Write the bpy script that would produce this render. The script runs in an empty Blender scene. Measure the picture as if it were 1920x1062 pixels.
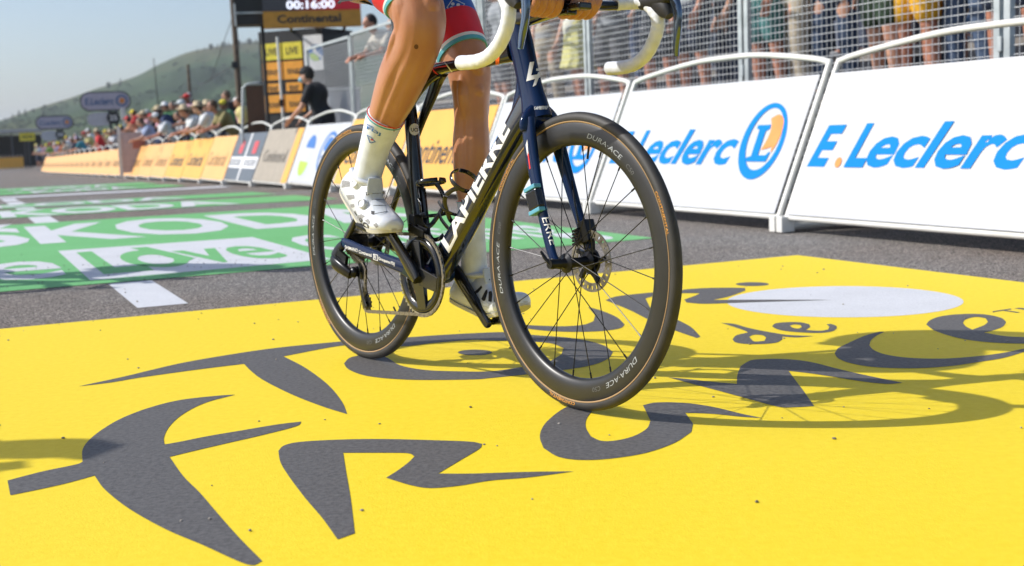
import bpy, bmesh, math, random
import numpy as np
from mathutils import Vector, Matrix, noise
from mathutils.bvhtree import BVHTree
from mathutils.geometry import tessellate_polygon
R=math.radians
sc=bpy.context.scene
col=sc.collection
# ---------------- camera -----------------------------------------------------
RT=Vector((0.9991656592,-0.0048815885,-0.0405481881))      # camera right
DN=Vector((-0.0408409777,-0.1194270027,-0.9920026238))     # camera down
FW=Vector((0.0,0.9928309832,-0.1195267287))                # camera forward
HC=0.64140; FP=2380.0
CAM=Vector((0,0,HC))
cd=bpy.data.cameras.new('camera'); cam=bpy.data.objects.new('camera',cd); col.objects.link(cam)
cam.matrix_world=Matrix(((RT.x,-DN.x,-FW.x,0),(RT.y,-DN.y,-FW.y,0),(RT.z,-DN.z,-FW.z,HC),(0,0,0,1)))
cd.sensor_width=36; cd.lens=FP/1920*36; cd.clip_end=9000; cd.clip_start=0.05
cd.dof.use_dof=True; cd.dof.focus_distance=2.95; cd.dof.aperture_fstop=5.0
sc.camera=cam
# ---------------- light ------------------------------------------------------
SUN_AZ=91.0; SUN_EL=37.5            # direction the light travels, clockwise from +Y
w=bpy.data.worlds.new('World'); sc.world=w; w.use_nodes=True
nt=w.node_tree; nt.nodes.clear()
sk=nt.nodes.new('ShaderNodeTexSky'); sk.sky_type='NISHITA'; sk.sun_disc=False
sk.sun_elevation=R(SUN_EL); sk.sun_rotation=R(SUN_AZ+180); sk.altitude=1200; sk.air_density=1.0; sk.dust_density=4.5; sk.ozone_density=1.8
bg=nt.nodes.new('ShaderNodeBackground'); bg.inputs[1].default_value=0.15
wo=nt.nodes.new('ShaderNodeOutputWorld'); nt.links.new(sk.outputs[0],bg.inputs[0]); nt.links.new(bg.outputs[0],wo.inputs[0])
sd=bpy.data.lights.new('sun','SUN'); sd.energy=4.6; sd.angle=R(0.53); sd.color=(1.0,0.965,0.91)
so=bpy.data.objects.new('sun',sd); col.objects.link(so)
sdir=Vector((math.sin(R(SUN_AZ))*math.cos(R(SUN_EL)),math.cos(R(SUN_AZ))*math.cos(R(SUN_EL)),-math.sin(R(SUN_EL))))
so.rotation_euler=sdir.to_track_quat('-Z','Y').to_euler()
sc.view_settings.view_transform='Standard'; sc.view_settings.look='None'; sc.view_settings.exposure=0.08; sc.view_settings.gamma=1.0
sc.render.engine='CYCLES'
random.seed(7)
# ---------------- helpers ----------------------------------------------------
def ray(x,y): return (RT*((x-960)/FP)+DN*((y-531)/FP)+FW)
def AT(x,y,Z): return CAM+ray(x,y)*Z
def gz(y): return -0.012*max(0.0,min(y,70.0)-13.0)
def G(x,y,off=0.0):
    z=off
    for _ in range(7):
        d=ray(x,y); t=(z-HC)/d.z; P=CAM+d*t; z=gz(P.y)+off
    return P
def mkmat(name,c,rough=0.5,metal=0.0,c2=None,scale=8.0,bump=0.0,bscale=60.0,spec=0.5,coat=0.0,lo=0.35,hi=0.65,detail=4,bdist=0.002,sheen=0):
    m=bpy.data.materials.new(name); m.use_nodes=True; n=m.node_tree; b=n.nodes['Principled BSDF']
    b.inputs['Base Color'].default_value=(*c,1); b.inputs['Roughness'].default_value=rough; b.inputs['Metallic'].default_value=metal
    b.inputs['Specular IOR Level'].default_value=spec; b.inputs['Coat Weight'].default_value=coat; b.inputs['Coat Roughness'].default_value=0.05
    tc=n.nodes.new('ShaderNodeTexCoord')
    if c2 is None: c2=tuple(min(1,v*0.86) for v in c)
    nz=n.nodes.new('ShaderNodeTexNoise'); nz.inputs['Scale'].default_value=scale; nz.inputs['Detail'].default_value=detail
    n.links.new(tc.outputs['Object'],nz.inputs['Vector'])
    rp=n.nodes.new('ShaderNodeValToRGB'); rp.color_ramp.elements[0].position=lo; rp.color_ramp.elements[1].position=hi
    rp.color_ramp.elements[0].color=(*c,1); rp.color_ramp.elements[1].color=(*c2,1)
    n.links.new(nz.outputs['Fac'],rp.inputs[0]); n.links.new(rp.outputs[0],b.inputs['Base Color'])
    if bump:
        n2=n.nodes.new('ShaderNodeTexNoise'); n2.inputs['Scale'].default_value=bscale; n2.inputs['Detail'].default_value=3
        n.links.new(tc.outputs['Object'],n2.inputs['Vector'])
        bp=n.nodes.new('ShaderNodeBump'); bp.inputs['Strength'].default_value=bump; bp.inputs['Distance'].default_value=bdist
        n.links.new(n2.outputs['Fac'],bp.inputs['Height']); n.links.new(bp.outputs[0],b.inputs['Normal'])
    return m
def grainmat(name,cols,scale=230.0,rough=0.8,bump=0.5,dist=0.002,patch=None,patchscale=0.6,spec=0.3):
    """aggregate seen through (or as) a road surface: one colour per stone cell"""
    m=bpy.data.materials.new(name); m.use_nodes=True; n=m.node_tree; b=n.nodes['Principled BSDF']
    b.inputs['Roughness'].default_value=rough; b.inputs['Specular IOR Level'].default_value=spec
    tc=n.nodes.new('ShaderNodeTexCoord'); v=n.nodes.new('ShaderNodeTexVoronoi'); v.inputs['Scale'].default_value=scale
    n.links.new(tc.outputs['Object'],v.inputs['Vector'])
    sp=n.nodes.new('ShaderNodeSeparateColor'); n.links.new(v.outputs['Color'],sp.inputs[0])
    rp=n.nodes.new('ShaderNodeValToRGB'); e=rp.color_ramp.elements
    while len(e)<len(cols): e.new(0.5)
    for i,(p,c) in enumerate(cols): e[i].position=p; e[i].color=(*c,1)
    n.links.new(sp.outputs[0],rp.inputs[0]); out=rp.outputs[0]
    if patch:
        nz=n.nodes.new('ShaderNodeTexNoise'); nz.inputs['Scale'].default_value=patchscale; nz.inputs['Detail'].default_value=5
        n.links.new(tc.outputs['Object'],nz.inputs['Vector'])
        r2=n.nodes.new('ShaderNodeValToRGB'); r2.color_ramp.elements[0].position=.35; r2.color_ramp.elements[1].position=.65
        r2.color_ramp.elements[0].color=(1,1,1,1); r2.color_ramp.elements[1].color=(*patch,1)
        n.links.new(nz.outputs['Fac'],r2.inputs[0])
        mx=n.nodes.new('ShaderNodeMix'); mx.data_type='RGBA'; mx.blend_type='MULTIPLY'; mx.inputs[0].default_value=1
        n.links.new(out,mx.inputs[6]); n.links.new(r2.outputs[0],mx.inputs[7]); out=mx.outputs[2]
    n.links.new(out,b.inputs['Base Color'])
    bp=n.nodes.new('ShaderNodeBump'); bp.inputs['Strength'].default_value=bump; bp.inputs['Distance'].default_value=dist
    n.links.new(v.outputs['Distance'],bp.inputs['Height']); bp.invert=True
    n.links.new(bp.outputs[0],b.inputs['Normal'])
    return m
def emit(name,c,s):
    m=bpy.data.materials.new(name); m.use_nodes=True; b=m.node_tree.nodes['Principled BSDF']
    b.inputs['Base Color'].default_value=(*c,1); b.inputs['Emission Color'].default_value=(*c,1); b.inputs['Emission Strength'].default_value=s
    return m
def empty(name,label=None,cat=None,group=None,mat=None,loc=None,rz=0):
    o=bpy.data.objects.new(name,None); col.objects.link(o); o.empty_display_size=.1
    if mat is not None: o.matrix_world=mat
    if loc is not None: o.location=loc; o.rotation_euler=(0,0,rz)
    tag(o,label,cat,group); return o
def tag(o,label=None,cat=None,group=None,kind=None):
    if label: o['label']=label
    if cat: o['category']=cat
    if group: o['group']=group
    if kind: o['kind']=kind
    return o
class MB:
    def __init__(s): s.v=[];s.f=[]
    def add(s,v,f):
        o=len(s.v); s.v+= [tuple(p) for p in v]; s.f+=[tuple(i+o for i in q) for q in f]; return s
    def box(s,c,d,rot=None,bev=0):
        hx,hy,hz=d[0]/2,d[1]/2,d[2]/2
        V=[Vector((x,y,z)) for x in(-hx,hx) for y in(-hy,hy) for z in(-hz,hz)]
        if rot is not None: V=[rot@p for p in V]
        V=[p+Vector(c) for p in V]
        return s.add(V,[(0,1,3,2),(4,6,7,5),(0,4,5,1),(2,3,7,6),(0,2,6,4),(1,5,7,3)])
    def bar(s,a,b,wd,n=4,r2=None):
        a=Vector(a);b=Vector(b);t=(b-a).normalized(); u=t.orthogonal().normalized() if abs(t.z)>.9 else Vector((0,0,1)).cross(t).normalized(); v=t.cross(u)
        V=[];r2=wd if r2 is None else r2
        ph=math.pi/4 if n==4 else 0
        for P,r in((a,wd),(b,r2)):
            for i in range(n):
                an=ph+2*math.pi*i/n; V.append(P+u*(r*math.cos(an))+v*(r*math.sin(an)))
        F=[(i,(i+1)%n,n+(i+1)%n,n+i) for i in range(n)]+[tuple(range(n))[::-1],tuple(range(n,2*n))]
        return s.add(V,F)
    def tube(s,path,r,n=10,cap=True): 
        T=Tube(path,[ (q,q) for q in (r if isinstance(r,(list,tuple)) else [r]*len(path))],side=None,n=n,seg=1,cap=cap)
        return s.add(*T.mesh())
    def lathe(s,prof,c=(0,0,0),ax='y',n=48,close=False):
        V=[];F=[];m=len(prof)
        for i in range(n):
            a=2*math.pi*i/n
            for r,h in prof:
                x,z=r*math.cos(a),r*math.sin(a)
                p={'y':(x,h,z),'z':(x,z,h),'x':(h,x,z)}[ax]
                V.append((c[0]+p[0],c[1]+p[1],c[2]+p[2]))
        for i in range(n):
            j=(i+1)%n
            for k in range(m if close else m-1):
                k2=(k+1)%m
                F.append((i*m+k,i*m+k2,j*m+k2,j*m+k))
        return s.add(V,F)
    def sphere(s,c,r,n=12,m=8,rot=None):
        if not isinstance(r,(tuple,list)): r=(r,r,r)
        V=[];F=[]
        for j in range(m+1):
            th=math.pi*j/m
            for i in range(n):
                a=2*math.pi*i/n; p=Vector((r[0]*math.sin(th)*math.cos(a),r[1]*math.sin(th)*math.sin(a),r[2]*math.cos(th)))
                if rot is not None: p=rot@p
                V.append(Vector(c)+p)
        for j in range(m):
            for i in range(n): F.append((j*n+i,(j+1)*n+i,(j+1)*n+(i+1)%n,j*n+(i+1)%n))
        return s.add(V,F)
    def poly(s,pts,holes=()):
        """flat (or draped) polygon from 3-D points"""
        loops=[[Vector(p) for p in pts]]+[[Vector(p) for p in h] for h in holes]
        allp=[p for l in loops for p in l]
        tr=tessellate_polygon(loops)
        F=[]
        for t in tr:
            F.append(tuple(t))
        return s.add(allp,F)
    def build(s,name,mat=None,parent=None,smooth=False,auto=None,weld=True,bevel=0):
        me=bpy.data.meshes.new(name); me.from_pydata([tuple(p) for p in s.v],[],s.f)
        bm=bmesh.new(); bm.from_mesh(me)
        if weld: bmesh.ops.remove_doubles(bm,verts=bm.verts,dist=1e-6)
        bmesh.ops.recalc_face_normals(bm,faces=bm.faces)
        if bevel: bmesh.ops.bevel(bm,geom=[e for e in bm.edges if e.calc_face_angle(0)>.5],offset=bevel,segments=2,affect='EDGES',profile=.5)
        bm.to_mesh(me); bm.free()
        return link(name,me,mat,parent,smooth,auto)
def link(name,me,mat=None,parent=None,smooth=False,auto=None):
    if mat and not me.materials: me.materials.append(mat)
    if smooth or auto:
        me.polygons.foreach_set('use_smooth',[True]*len(me.polygons))
        if auto: me.set_sharp_from_angle(angle=R(auto))
    o=bpy.data.objects.new(name,me); col.objects.link(o)
    if parent: o.parent=parent
    return o
def crom(P,k):
    """Catmull-Rom through list of tuples/vectors (any dimension), k steps per span"""
    P=[np.array(p,float) for p in P]; out=[]
    for i in range(len(P)-1):
        p0=P[max(i-1,0)];p1=P[i];p2=P[i+1];p3=P[min(i+2,len(P)-1)]
        for j in range(k):
            t=j/k; out.append(.5*((2*p1)+(-p0+p2)*t+(2*p0-5*p1+4*p2-p3)*t*t+(-p0+3*p1-3*p2+p3)*t**3))
    out.append(P[-1]); return out
class Tube:
    """swept section: path points, radii (in-plane, lateral) per point, superellipse exponent"""
    def __init__(s,path,rad,side=(0,1,0),n=24,seg=6,cap=True,ex=2.0,mod=None):
        k=[tuple(p)+tuple(r) for p,r in zip(path,rad)]
        q=crom(k,seg) if seg>1 else [np.array(a,float) for a in k]
        s.P=[Vector(a[:3]) for a in q]; s.r=[(a[3],a[4]) for a in q]; s.n=n; s.ex=ex; s.cap=cap; s.mod=mod
        s.F=[]; last=None
        for i in range(len(s.P)):
            a=s.P[max(i-1,0)];b=s.P[min(i+1,len(s.P)-1)]; t=(b-a).normalized()
            if side is not None: sd_=Vector(side); v=(sd_-t*sd_.dot(t)).normalized()
            else:
                if last is None: v=t.orthogonal().normalized()
                else: v=(last-t*last.dot(t)).normalized()
                last=v
            u=v.cross(t)   # in-plane "up"
            s.F.append((t,u,v))
    def pt(s,i,a,off=0.0):
        t,u,v=s.F[i]; ca,sa=math.cos(a),math.sin(a); e=2.0/s.ex
        x=math.copysign(abs(ca)**e,ca); y=math.copysign(abs(sa)**e,sa)
        m=s.mod(i/(len(s.P)-1),a) if s.mod else 1.0
        return s.P[i]+u*((s.r[i][0]*m+off)*x)+v*((s.r[i][1]*m+off)*y)
    def ptf(s,fi,a,off=0.0):
        fi=max(0,min(len(s.P)-1.001,fi)); i=int(fi); f=fi-i
        return s.pt(i,a,off)*(1-f)+s.pt(i+1,a,off)*f
    def mesh(s):
        V=[];F=[];n=s.n
        for i in range(len(s.P)):
            for j in range(n): V.append(s.pt(i,2*math.pi*j/n))
        for i in range(len(s.P)-1):
            for j in range(n): F.append((i*n+j,i*n+(j+1)%n,(i+1)*n+(j+1)%n,(i+1)*n+j))
        if s.cap: F.append(tuple(range(n))[::-1]); F.append(tuple((len(s.P)-1)*n+j for j in range(n)))
        return V,F
_txt={}
def text2d(st,shear=0.0,bold=0.0,space=1.0,res=3):
    """glyph outlines of the built-in font as flat triangles; returns verts (x,y), faces, width; cap height ~0.7"""
    key=(st,shear,bold,space,res)
    if key in _txt: return _txt[key]
    cu=bpy.data.curves.new('t','FONT'); cu.body=st; cu.size=1; cu.shear=shear; cu.offset=bold; cu.space_character=space; cu.resolution_u=res
    ob=bpy.data.objects.new('t',cu); col.objects.link(ob)
    dg=bpy.context.evaluated_depsgraph_get(); dg.update(); me=bpy.data.meshes.new_from_object(ob.evaluated_get(dg))
    V=[(v.co.x,v.co.y) for v in me.vertices]; F=[tuple(p.vertices) for p in me.polygons]
    bpy.data.objects.remove(ob); bpy.data.curves.remove(cu); bpy.data.meshes.remove(me)
    x0=min(v[0] for v in V);x1=max(v[0] for v in V)
    V=[(v[0]-x0,v[1]) for v in V]
    _txt[key]=(V,F,x1-x0); return _txt[key]
CAPH=0.695
def textmap(st,fn,wd=None,cap=1.0,**k):
    """map text to 3-D: fn(u,v) with u 0..wd, v 0..cap"""
    V,F,W=text2d(st,**k); s=cap/CAPH; sx=(wd/W) if wd else s
    return [fn(x*sx,y*s) for x,y in V],F
def subdiv(V,F,maxl):
    """split long 2-D triangles so a draped decal follows its surface"""
    bm=bmesh.new(); vs=[bm.verts.new((v[0],v[1],0)) for v in V]
    for f in F:
        try: bm.faces.new([vs[i] for i in f])
        except ValueError: pass
    bmesh.ops.triangulate(bm,faces=bm.faces)
    for _ in range(5):
        es=[e for e in bm.edges if e.calc_length()>maxl]
        if not es: break
        bmesh.ops.subdivide_edges(bm,edges=es,cuts=1); bmesh.ops.triangulate(bm,faces=[f for f in bm.faces if len(f.verts)>3])
    bm.verts.index_update(); V2=[(v.co.x,v.co.y) for v in bm.verts]; F2=[tuple(v.index for v in f.verts) for f in bm.faces]; bm.free()
    return V2,F2
def bvh(o):
    me=o.data
    return BVHTree.FromPolygons([v.co.copy() for v in me.vertices],[tuple(p.vertices) for p in me.polygons])
def decal(name,V,F,target,mat,root,off=0.0006,maxl=None,parent=None):
    """lay a shape (photo pixel coords) on the real surface of target; V in pixels"""
    if maxl: V,F=subdiv(V,F,maxl)
    inv=root.matrix_world.inverted(); o0=inv@CAM; tr=target if isinstance(target,BVHTree) else bvh(target)
    out=[];ok=[]
    for x,y in V:
        d=(inv.to_3x3()@ray(x,y)).normalized(); h=tr.ray_cast(o0,d)
        if h[0] is None: out.append((0,0,0)); ok.append(False)
        else:
            nn=h[1]; nn=nn if nn.dot(d)<0 else -nn
            out.append(tuple(h[0]+nn*off)); ok.append(True)
    F=[f for f in F if all(ok[i] for i in f)]
    used=sorted({i for f in F for i in f}); ix={a:b for b,a in enumerate(used)}
    if not F: print('decal missed',name); return None
    me=bpy.data.meshes.new(name); me.from_pydata([out[i] for i in used],[],[tuple(ix[i] for i in f) for f in F])
    return link(name,me,mat,parent or root)
def pxtext(st,p0,p1,up,cap=None,**k):
    """text in pixel space: baseline p0->p1, 'up' = pixel vector of the cap height"""
    V,F,W=text2d(st,**k)
    bx=((p1[0]-p0[0])/W,(p1[1]-p0[1])/W); uy=(up[0]/CAPH,up[1]/CAPH)
    return [(p0[0]+x*bx[0]+y*uy[0],p0[1]+x*bx[1]+y*uy[1]) for x,y in V],F
def poly2d(pts,holes=()):
    loops=[[Vector((p[0],p[1],0)) for p in pts]]+[[Vector((p[0],p[1],0)) for p in h] for h in holes]
    V=[(p.x,p.y) for l in loops for p in l]; return V,[tuple(t) for t in tessellate_polygon(loops)]
def smoothpoly(pts,k=5,sharp=38):
    """closed polygon: rounded where it bends gently, kept sharp at real corners"""
    n=len(pts); P=[np.array(p,float) for p in pts]; cs=[]
    for i in range(n):
        a=P[i]-P[i-1];b=P[(i+1)%n]-P[i]
        an=abs(math.degrees(math.atan2(a[0]*b[1]-a[1]*b[0],a@b))); cs.append(an>sharp)
    out=[]
    for i in range(n):
        p1=P[i];p2=P[(i+1)%n]
        p0=P[i-1] if not cs[i] else 2*p1-p2; p3=P[(i+2)%n] if not cs[(i+1)%n] else 2*p2-p1
        for j in range(k):
            t=j/k; out.append(tuple(.5*((2*p1)+(-p0+p2)*t+(2*p0-5*p1+4*p2-p3)*t*t+(-p0+3*p1-3*p2+p3)*t**3)))
    return out
# ---------------- materials: ground and street -------------------------------
M_asph=grainmat('asphalt_aggregate',[(0.0,(.03,.03,.034)),(0.22,(.085,.082,.08)),(0.5,(.165,.157,.147)),(0.8,(.29,.275,.255)),(1.0,(.46,.44,.42))],scale=165,rough=.85,bump=.8,dist=.003,patch=(.86,.74,.66),patchscale=.55)
M_yel=mkmat('yellow_paint',(.85,.645,.028),.62,c2=(.80,.59,.016),spec=.25,scale=55,bump=.38,bscale=210,bdist=.0016,lo=.3,hi=.7,detail=8)
M_gry=mkmat('charcoal_paint',(.073,.069,.067),.6,c2=(.143,.137,.133),spec=.3,scale=95,bump=.45,bscale=210,bdist=.0016,lo=.3,hi=.72,detail=8)
M_grn=grainmat('green_paint',[(0,(.15,.44,.16)),(.5,(.18,.49,.19)),(1,(.13,.40,.14))],scale=230,rough=.65,bump=.4,dist=.002,patch=(.93,.95,.9),patchscale=2)
M_wht=grainmat('white_road_paint',[(0,(.60,.61,.64)),(.5,(.68,.69,.72)),(1,(.56,.57,.60))],scale=230,rough=.65,bump=.4,dist=.002,patch=(.93,.93,.93),patchscale=4)
M_grass=grainmat('dry_grass',[(0,(.06,.09,.03)),(.5,(.10,.12,.045)),(1,(.16,.15,.07))],scale=9,rough=.9,bump=.3,dist=.05,patch=(.8,.85,.7),patchscale=.05)
# ---------------- the ground -------------------------------------------------
YB=[-60,-10,-4,0,3,6,9,11,12.5,13,13.5,15,18,25,40,55,70,120]
def sheet(name,x0,x1,ys,off,mat):
    b=MB(); V=[];F=[]
    for y in ys: V+=[(x0,y,gz(y)+off),(x1,y,gz(y)+off)]
    F=[(2*i,2*i+1,2*i+3,2*i+2) for i in range(len(ys)-1)]
    o=b.add(V,F).build(name,mat); tag(o,kind='structure'); return o
sheet('road',-60,45,YB,-.0050,M_asph)
sheet('ground',-2500,2500,[-400,-60,13,70,400,5000],-.06,M_grass)
# cross-road frame of the painted mats
P0=Vector((G(1495,478).x,G(1495,478).y)); UC=Vector((.9170,.3990)).normalized(); VC=Vector((-UC.y,UC.x))
def UVW(u,v,off): p=P0+UC*u+VC*v; return (p.x,p.y,gz(p.y)+off)
def mark(name,polys,mat,off,k=1):
    """polys: list of (outline, [holes]) of ground points"""
    b=MB()
    for pts,hs in polys: b.poly(pts,hs)
    o=b.build(name,mat); tag(o,kind='structure'); return o
def gridmark(name,u0,u1,v0,v1,mat,off):
    b=MB(); nu,nv=max(1,int((u1-u0)/1)),max(1,int((v1-v0)/.5)); V=[UVW(u0+(u1-u0)*i/nu,v0+(v1-v0)*j/nv,off) for i in range(nu+1) for j in range(nv+1)]
    F=[(i*(nv+1)+j,(i+1)*(nv+1)+j,(i+1)*(nv+1)+j+1,i*(nv+1)+j+1) for i in range(nu) for j in range(nv)]
    o=b.add(V,F).build(name,mat); tag(o,kind='structure'); return o
gridmark('yellow_road_mat',-7.5,0,-6.5,-.0,M_yel,-.0016)
gridmark('green_road_mat',-5.8,0,1.33,6.95,M_grn,-.0022)
gridmark('far_green_band',-5.8,0.1,8.15,10.1,M_grn,-.001)
gridmark('far_green_strip',-5.8,0.1,10.9,12.4,M_grn,-.002)
gridmark('white_finish_line',-5.8,.5,15.7,16.7,M_wht,0.003)
gridmark('distant_green_band',-5.8,.2,18.3,20.6,M_grn,.003)
gridmark('distant_green_strip',-5.8,.2,21.4,24.5,M_grn,.003)
for i,(a,b_) in enumerate([(.27,1.30),(6.97,8.13),(10.15,10.85),(12.45,13.6),(14,15.6)]): gridmark('lane_dash',-3.0,-2.8,a,b_,M_wht,-.0034)
def A(p): return (p[0]/1.92,560+p[1]/1.92)
def B(p): return (920+p[0]/1.92,460+p[1]/1.92)
def C(p): return (1320+p[0]/3.2,460+p[1]/3.2)
def D6(p): return (880+p[0]/2.53,380+p[1]/2.53)
def gp(pts,off=-.0008): return [tuple(G(x,y,off)) for x,y in pts]
T_=[A(p) for p in [(283,316),(450,280),(640,235),(820,203),(1000,177),(1225,155),(1335,147),(1450,141),(1560,133),(1700,125),(1830,121)]]+[B(p) for p in [(150,323),(300,335),(400,358),(440,384),(420,410),(350,435),(200,457),(0,478)]]+[A(p) for p in [(1700,291),(1520,293),(1400,288),(1310,276),(1255,255),(1238,234),(1262,212),(1320,203),(1385,209),(1440,240),(1530,257),(1650,262),(1766,262)]]+[B(p) for p in [(100,440),(200,422),(255,393),(262,370),(210,352),(100,345),(0,343)]]+[A(p) for p in [(1700,149),(1560,160),(1450,172),(1335,167),(1225,170),(1020,208),(1100,250),(1180,310),(1230,370),(1250,416),(1160,388),(1050,345),(950,295),(905,262),(878,235),(700,257),(500,285),(400,302)]]
U_=[B(p) for p in [(350,222),(400,236),(455,260),(482,286),(465,299),(400,309),(300,312),(200,308),(100,296),(20,284),(100,286),(240,292),(330,287),(370,274),(376,252)]]
R_=[D6(p) for p in [(645,463),(700,445),(830,430),(950,420),(1040,413)]]+[B(p) for p in [(690,160),(760,155),(850,153),(915,154),(917,163),(860,184),(800,197),(1000,196),(1228,197),(1100,201),(900,207),(770,211),(705,206),(697,196),(740,180),(752,173),(690,173),(640,178),(590,183)]]+[D6(p) for p in [(835,455),(858,500),(920,520),(985,555),(1050,590),(1096,636),(1080,643),(970,605),(860,560),(760,510)]]
F_=[A(p) for p in [(847,346),(780,350),(650,365),(540,392),(440,430),(370,470),(320,510),(297,545),(297,588),(270,598),(150,623),(27,655),(37,708),(150,685),(250,662),(340,637),(380,690),(470,760),(600,832),(730,887),(890,957),(944,945),(860,860),(780,770),(720,700),(660,640),(610,570),(700,548),(820,520),(950,490),(1065,460),(1085,443),(1000,453),(880,473),(750,495),(640,517),(592,525),(590,500),(610,460),(660,415),(740,375)]]
r_=[A(p) for p in [(1002,548),(1025,528),(1090,515),(1250,507),(1400,506),(1560,510),(1690,515),(1735,523),(1725,541),(1660,580),(1577,630),(1700,630),(1900,624),(2066,622),(1900,644),(1766,655),(1650,674),(1550,682),(1480,672),(1390,645),(1430,620),(1470,590),(1492,568),(1470,557),(1400,555),(1235,555),(1245,620),(1262,720),(1277,845),(1215,867),(1160,790),(1100,720),(1040,640),(1010,590)]]
a_=[B(p) for p in [(978,622),(900,606),(800,582),(700,568),(600,566),(548,576),(560,600),(575,632),(562,660),(515,687),(450,703),(398,704),(360,688),(342,655),(345,625),(366,597),(385,585),(330,570),(275,582),(230,610),(190,650),(177,690),(190,730),(245,762),(330,773),(440,767),(560,747),(660,712),(722,672),(728,642),(700,603),(800,607),(900,617)]]
n_=[B(p) for p in [(638,475),(720,483),(800,492),(886,499),(889,465),(900,435),(935,415),(980,410),(1060,410),(1150,420),(1250,445),(1350,468),(1482,495),(1430,499),(1350,492),(1230,473),(1150,461),(1072,452),(1100,490),(1130,530),(1164,579),(1100,583),(1040,582),(960,562),(880,540),(780,513),(700,492)]]
c_=[C(p) for p in [(1082,520),(1052,520),(960,545),(860,590),(805,618),(784,650),(805,678),(870,705),(1000,729),(1180,738),(1350,735),(1500,722),(1650,700),(1800,675),(1940,632),(2040,590),(1920,620),(1800,645),(1650,665),(1450,680),(1250,677),(1100,658),(1020,630),(992,600),(1004,568),(1040,540)]]
e_=[C(p) for p in [(1333,475),(1360,448),(1430,425),(1550,413),(1680,415),(1780,435),(1813,462),(1790,490),(1730,512),(1680,524),(1800,545),(1920,551),(2060,545),(2200,520),(2230,530),(2140,565),(2050,582),(1920,590),(1750,585),(1600,570),(1480,545),(1380,510)]]
eh=[C(p) for p in [(1553,466),(1570,445),(1630,430),(1690,438),(1704,460),(1680,480),(1610,507),(1572,488)]]
d_=[C(p) for p in [(101,466),(180,472),(250,492),(330,510),(420,526),(500,538),(600,543),(660,545),(560,553),(470,548),(468,567),(430,585),(340,593),(250,592),(190,583),(171,565),(190,543),(225,532),(262,525),(250,515),(180,490)]]
dh=[C(p) for p in [(271,549),(300,537),(350,540),(373,555),(362,574),(305,578),(285,566)]]
e2=[C(p) for p in [(408,487),(430,469),(500,462),(580,463),(630,474),(638,490),(610,509),(700,513),(745,506),(752,490),(735,474),(765,473),(795,485),(797,498),(770,516),(700,526),(600,524),(500,516),(440,504)]]
eh2=[C(p) for p in [(514,482),(545,475),(580,479),(587,491),(565,500),(532,495)]]
tm=[[C(p) for p in q] for q in ([(1731,396),(1840,380),(1846,385),(1737,401)],[(1783,391),(1800,389),(1896,402),(1878,406)],[(1862,379),(1876,377),(1990,391),(1972,395)],[(1874,377),(1890,375),(1985,384),(1975,390)],[(1975,384),(2010,372),(2022,374),(1985,389)],[(2010,372),(2026,370),(2130,384),(2112,387)])]
def ell(cx,cy,rx,ry,n=40): return [(cx+rx*math.cos(2*math.pi*i/n),cy+ry*math.sin(2*math.pi*i/n)) for i in range(n)]
S_=smoothpoly
word=[(gp(S_(T_)),[]),(gp(S_(U_)),[]),(gp(S_(R_)),[]),(gp(S_(F_)),[]),(gp(S_(r_)),[]),(gp(S_(a_)),[]),(gp(S_(n_)),[]),(gp(S_(c_)),[]),(gp(S_(e_)),[gp(S_(eh))]),(gp(S_(d_)),[gp(S_(dh))]),(gp(S_(e2)),[gp(S_(eh2))]),(gp(ell(890.6,661,32,5.2)),[]),(gp(ell(1410.6,533,31,3.6)),[])]+[(gp(t),[]) for t in tm]
mark('painted_road_lettering',word,M_gry,-.001)
mark('white_road_disc',[(gp(ell(1584.6,566,222,29.3,64),-.0012),[])],M_wht,0)
# words on the green mat
def gtext(b,st,u0,u1,v0,v1,off,**k):
    V,F,W=text2d(st,**k); V,F=subdiv(V,F,.4)
    b.add([UVW(u0+x/W*(u1-u0),v0+y/CAPH*(v1-v0),off) for x,y in V],F)
b=MB(); gtext(b,'ŠKODA',-3.62,-.18,4.4,6.42,-.0014,bold=.035); gtext(b,'We',-4.55,-3.13,1.85,3.45,-.0014,bold=.012); gtext(b,'Cycling',-1.72,-.12,1.95,3.35,-.0014,bold=.012)
pts=[UVW(u,v,-.0018) for u,v in ((-3.06,1.52),(-1.82,1.62),(-1.82,3.56),(-3.06,3.56))]; b.poly(pts)
tag(b.build('green_mat_lettering',M_wht),kind='structure')
b=MB(); gtext(b,'L',-2.97,-2.72,1.85,3.27,-.0011,bold=.04); gtext(b,'ve',-2.46,-1.95,1.95,3.36,-.0011,bold=.012)
ring=[UVW(-2.62+.17*math.cos(a),2.5+.62*math.sin(a),-.0011) for a in [i*math.pi/14 for i in range(28)]]; hole=[UVW(-2.62+.09*math.cos(a),2.42+.33*math.sin(a),-.0011) for a in [i*math.pi/10 for i in range(20)]]
b.poly(ring,[hole]); b.poly([UVW(u,v,-.0006) for u,v in ((-2.64,3.36),(-2.54,3.36),(-2.42,2.3),(-2.50,2.1))])
tag(b.build('green_heart_lettering',M_grn),kind='structure')
b=MB(); gtext(b,'ŠKODA',-3.62,-.9,8.35,9.85,0,bold=.035); gtext(b,'ŠKODA',-3.62,-1.0,11.1,12.2,.001,bold=.03)
for v in (18.5,21.6): gtext(b,'ŠKODA   ŠKODA',-5.2,-.6,v,v+1.8,.006,bold=.03)
tag(b.build('far_band_lettering',M_wht),kind='structure')
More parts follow.
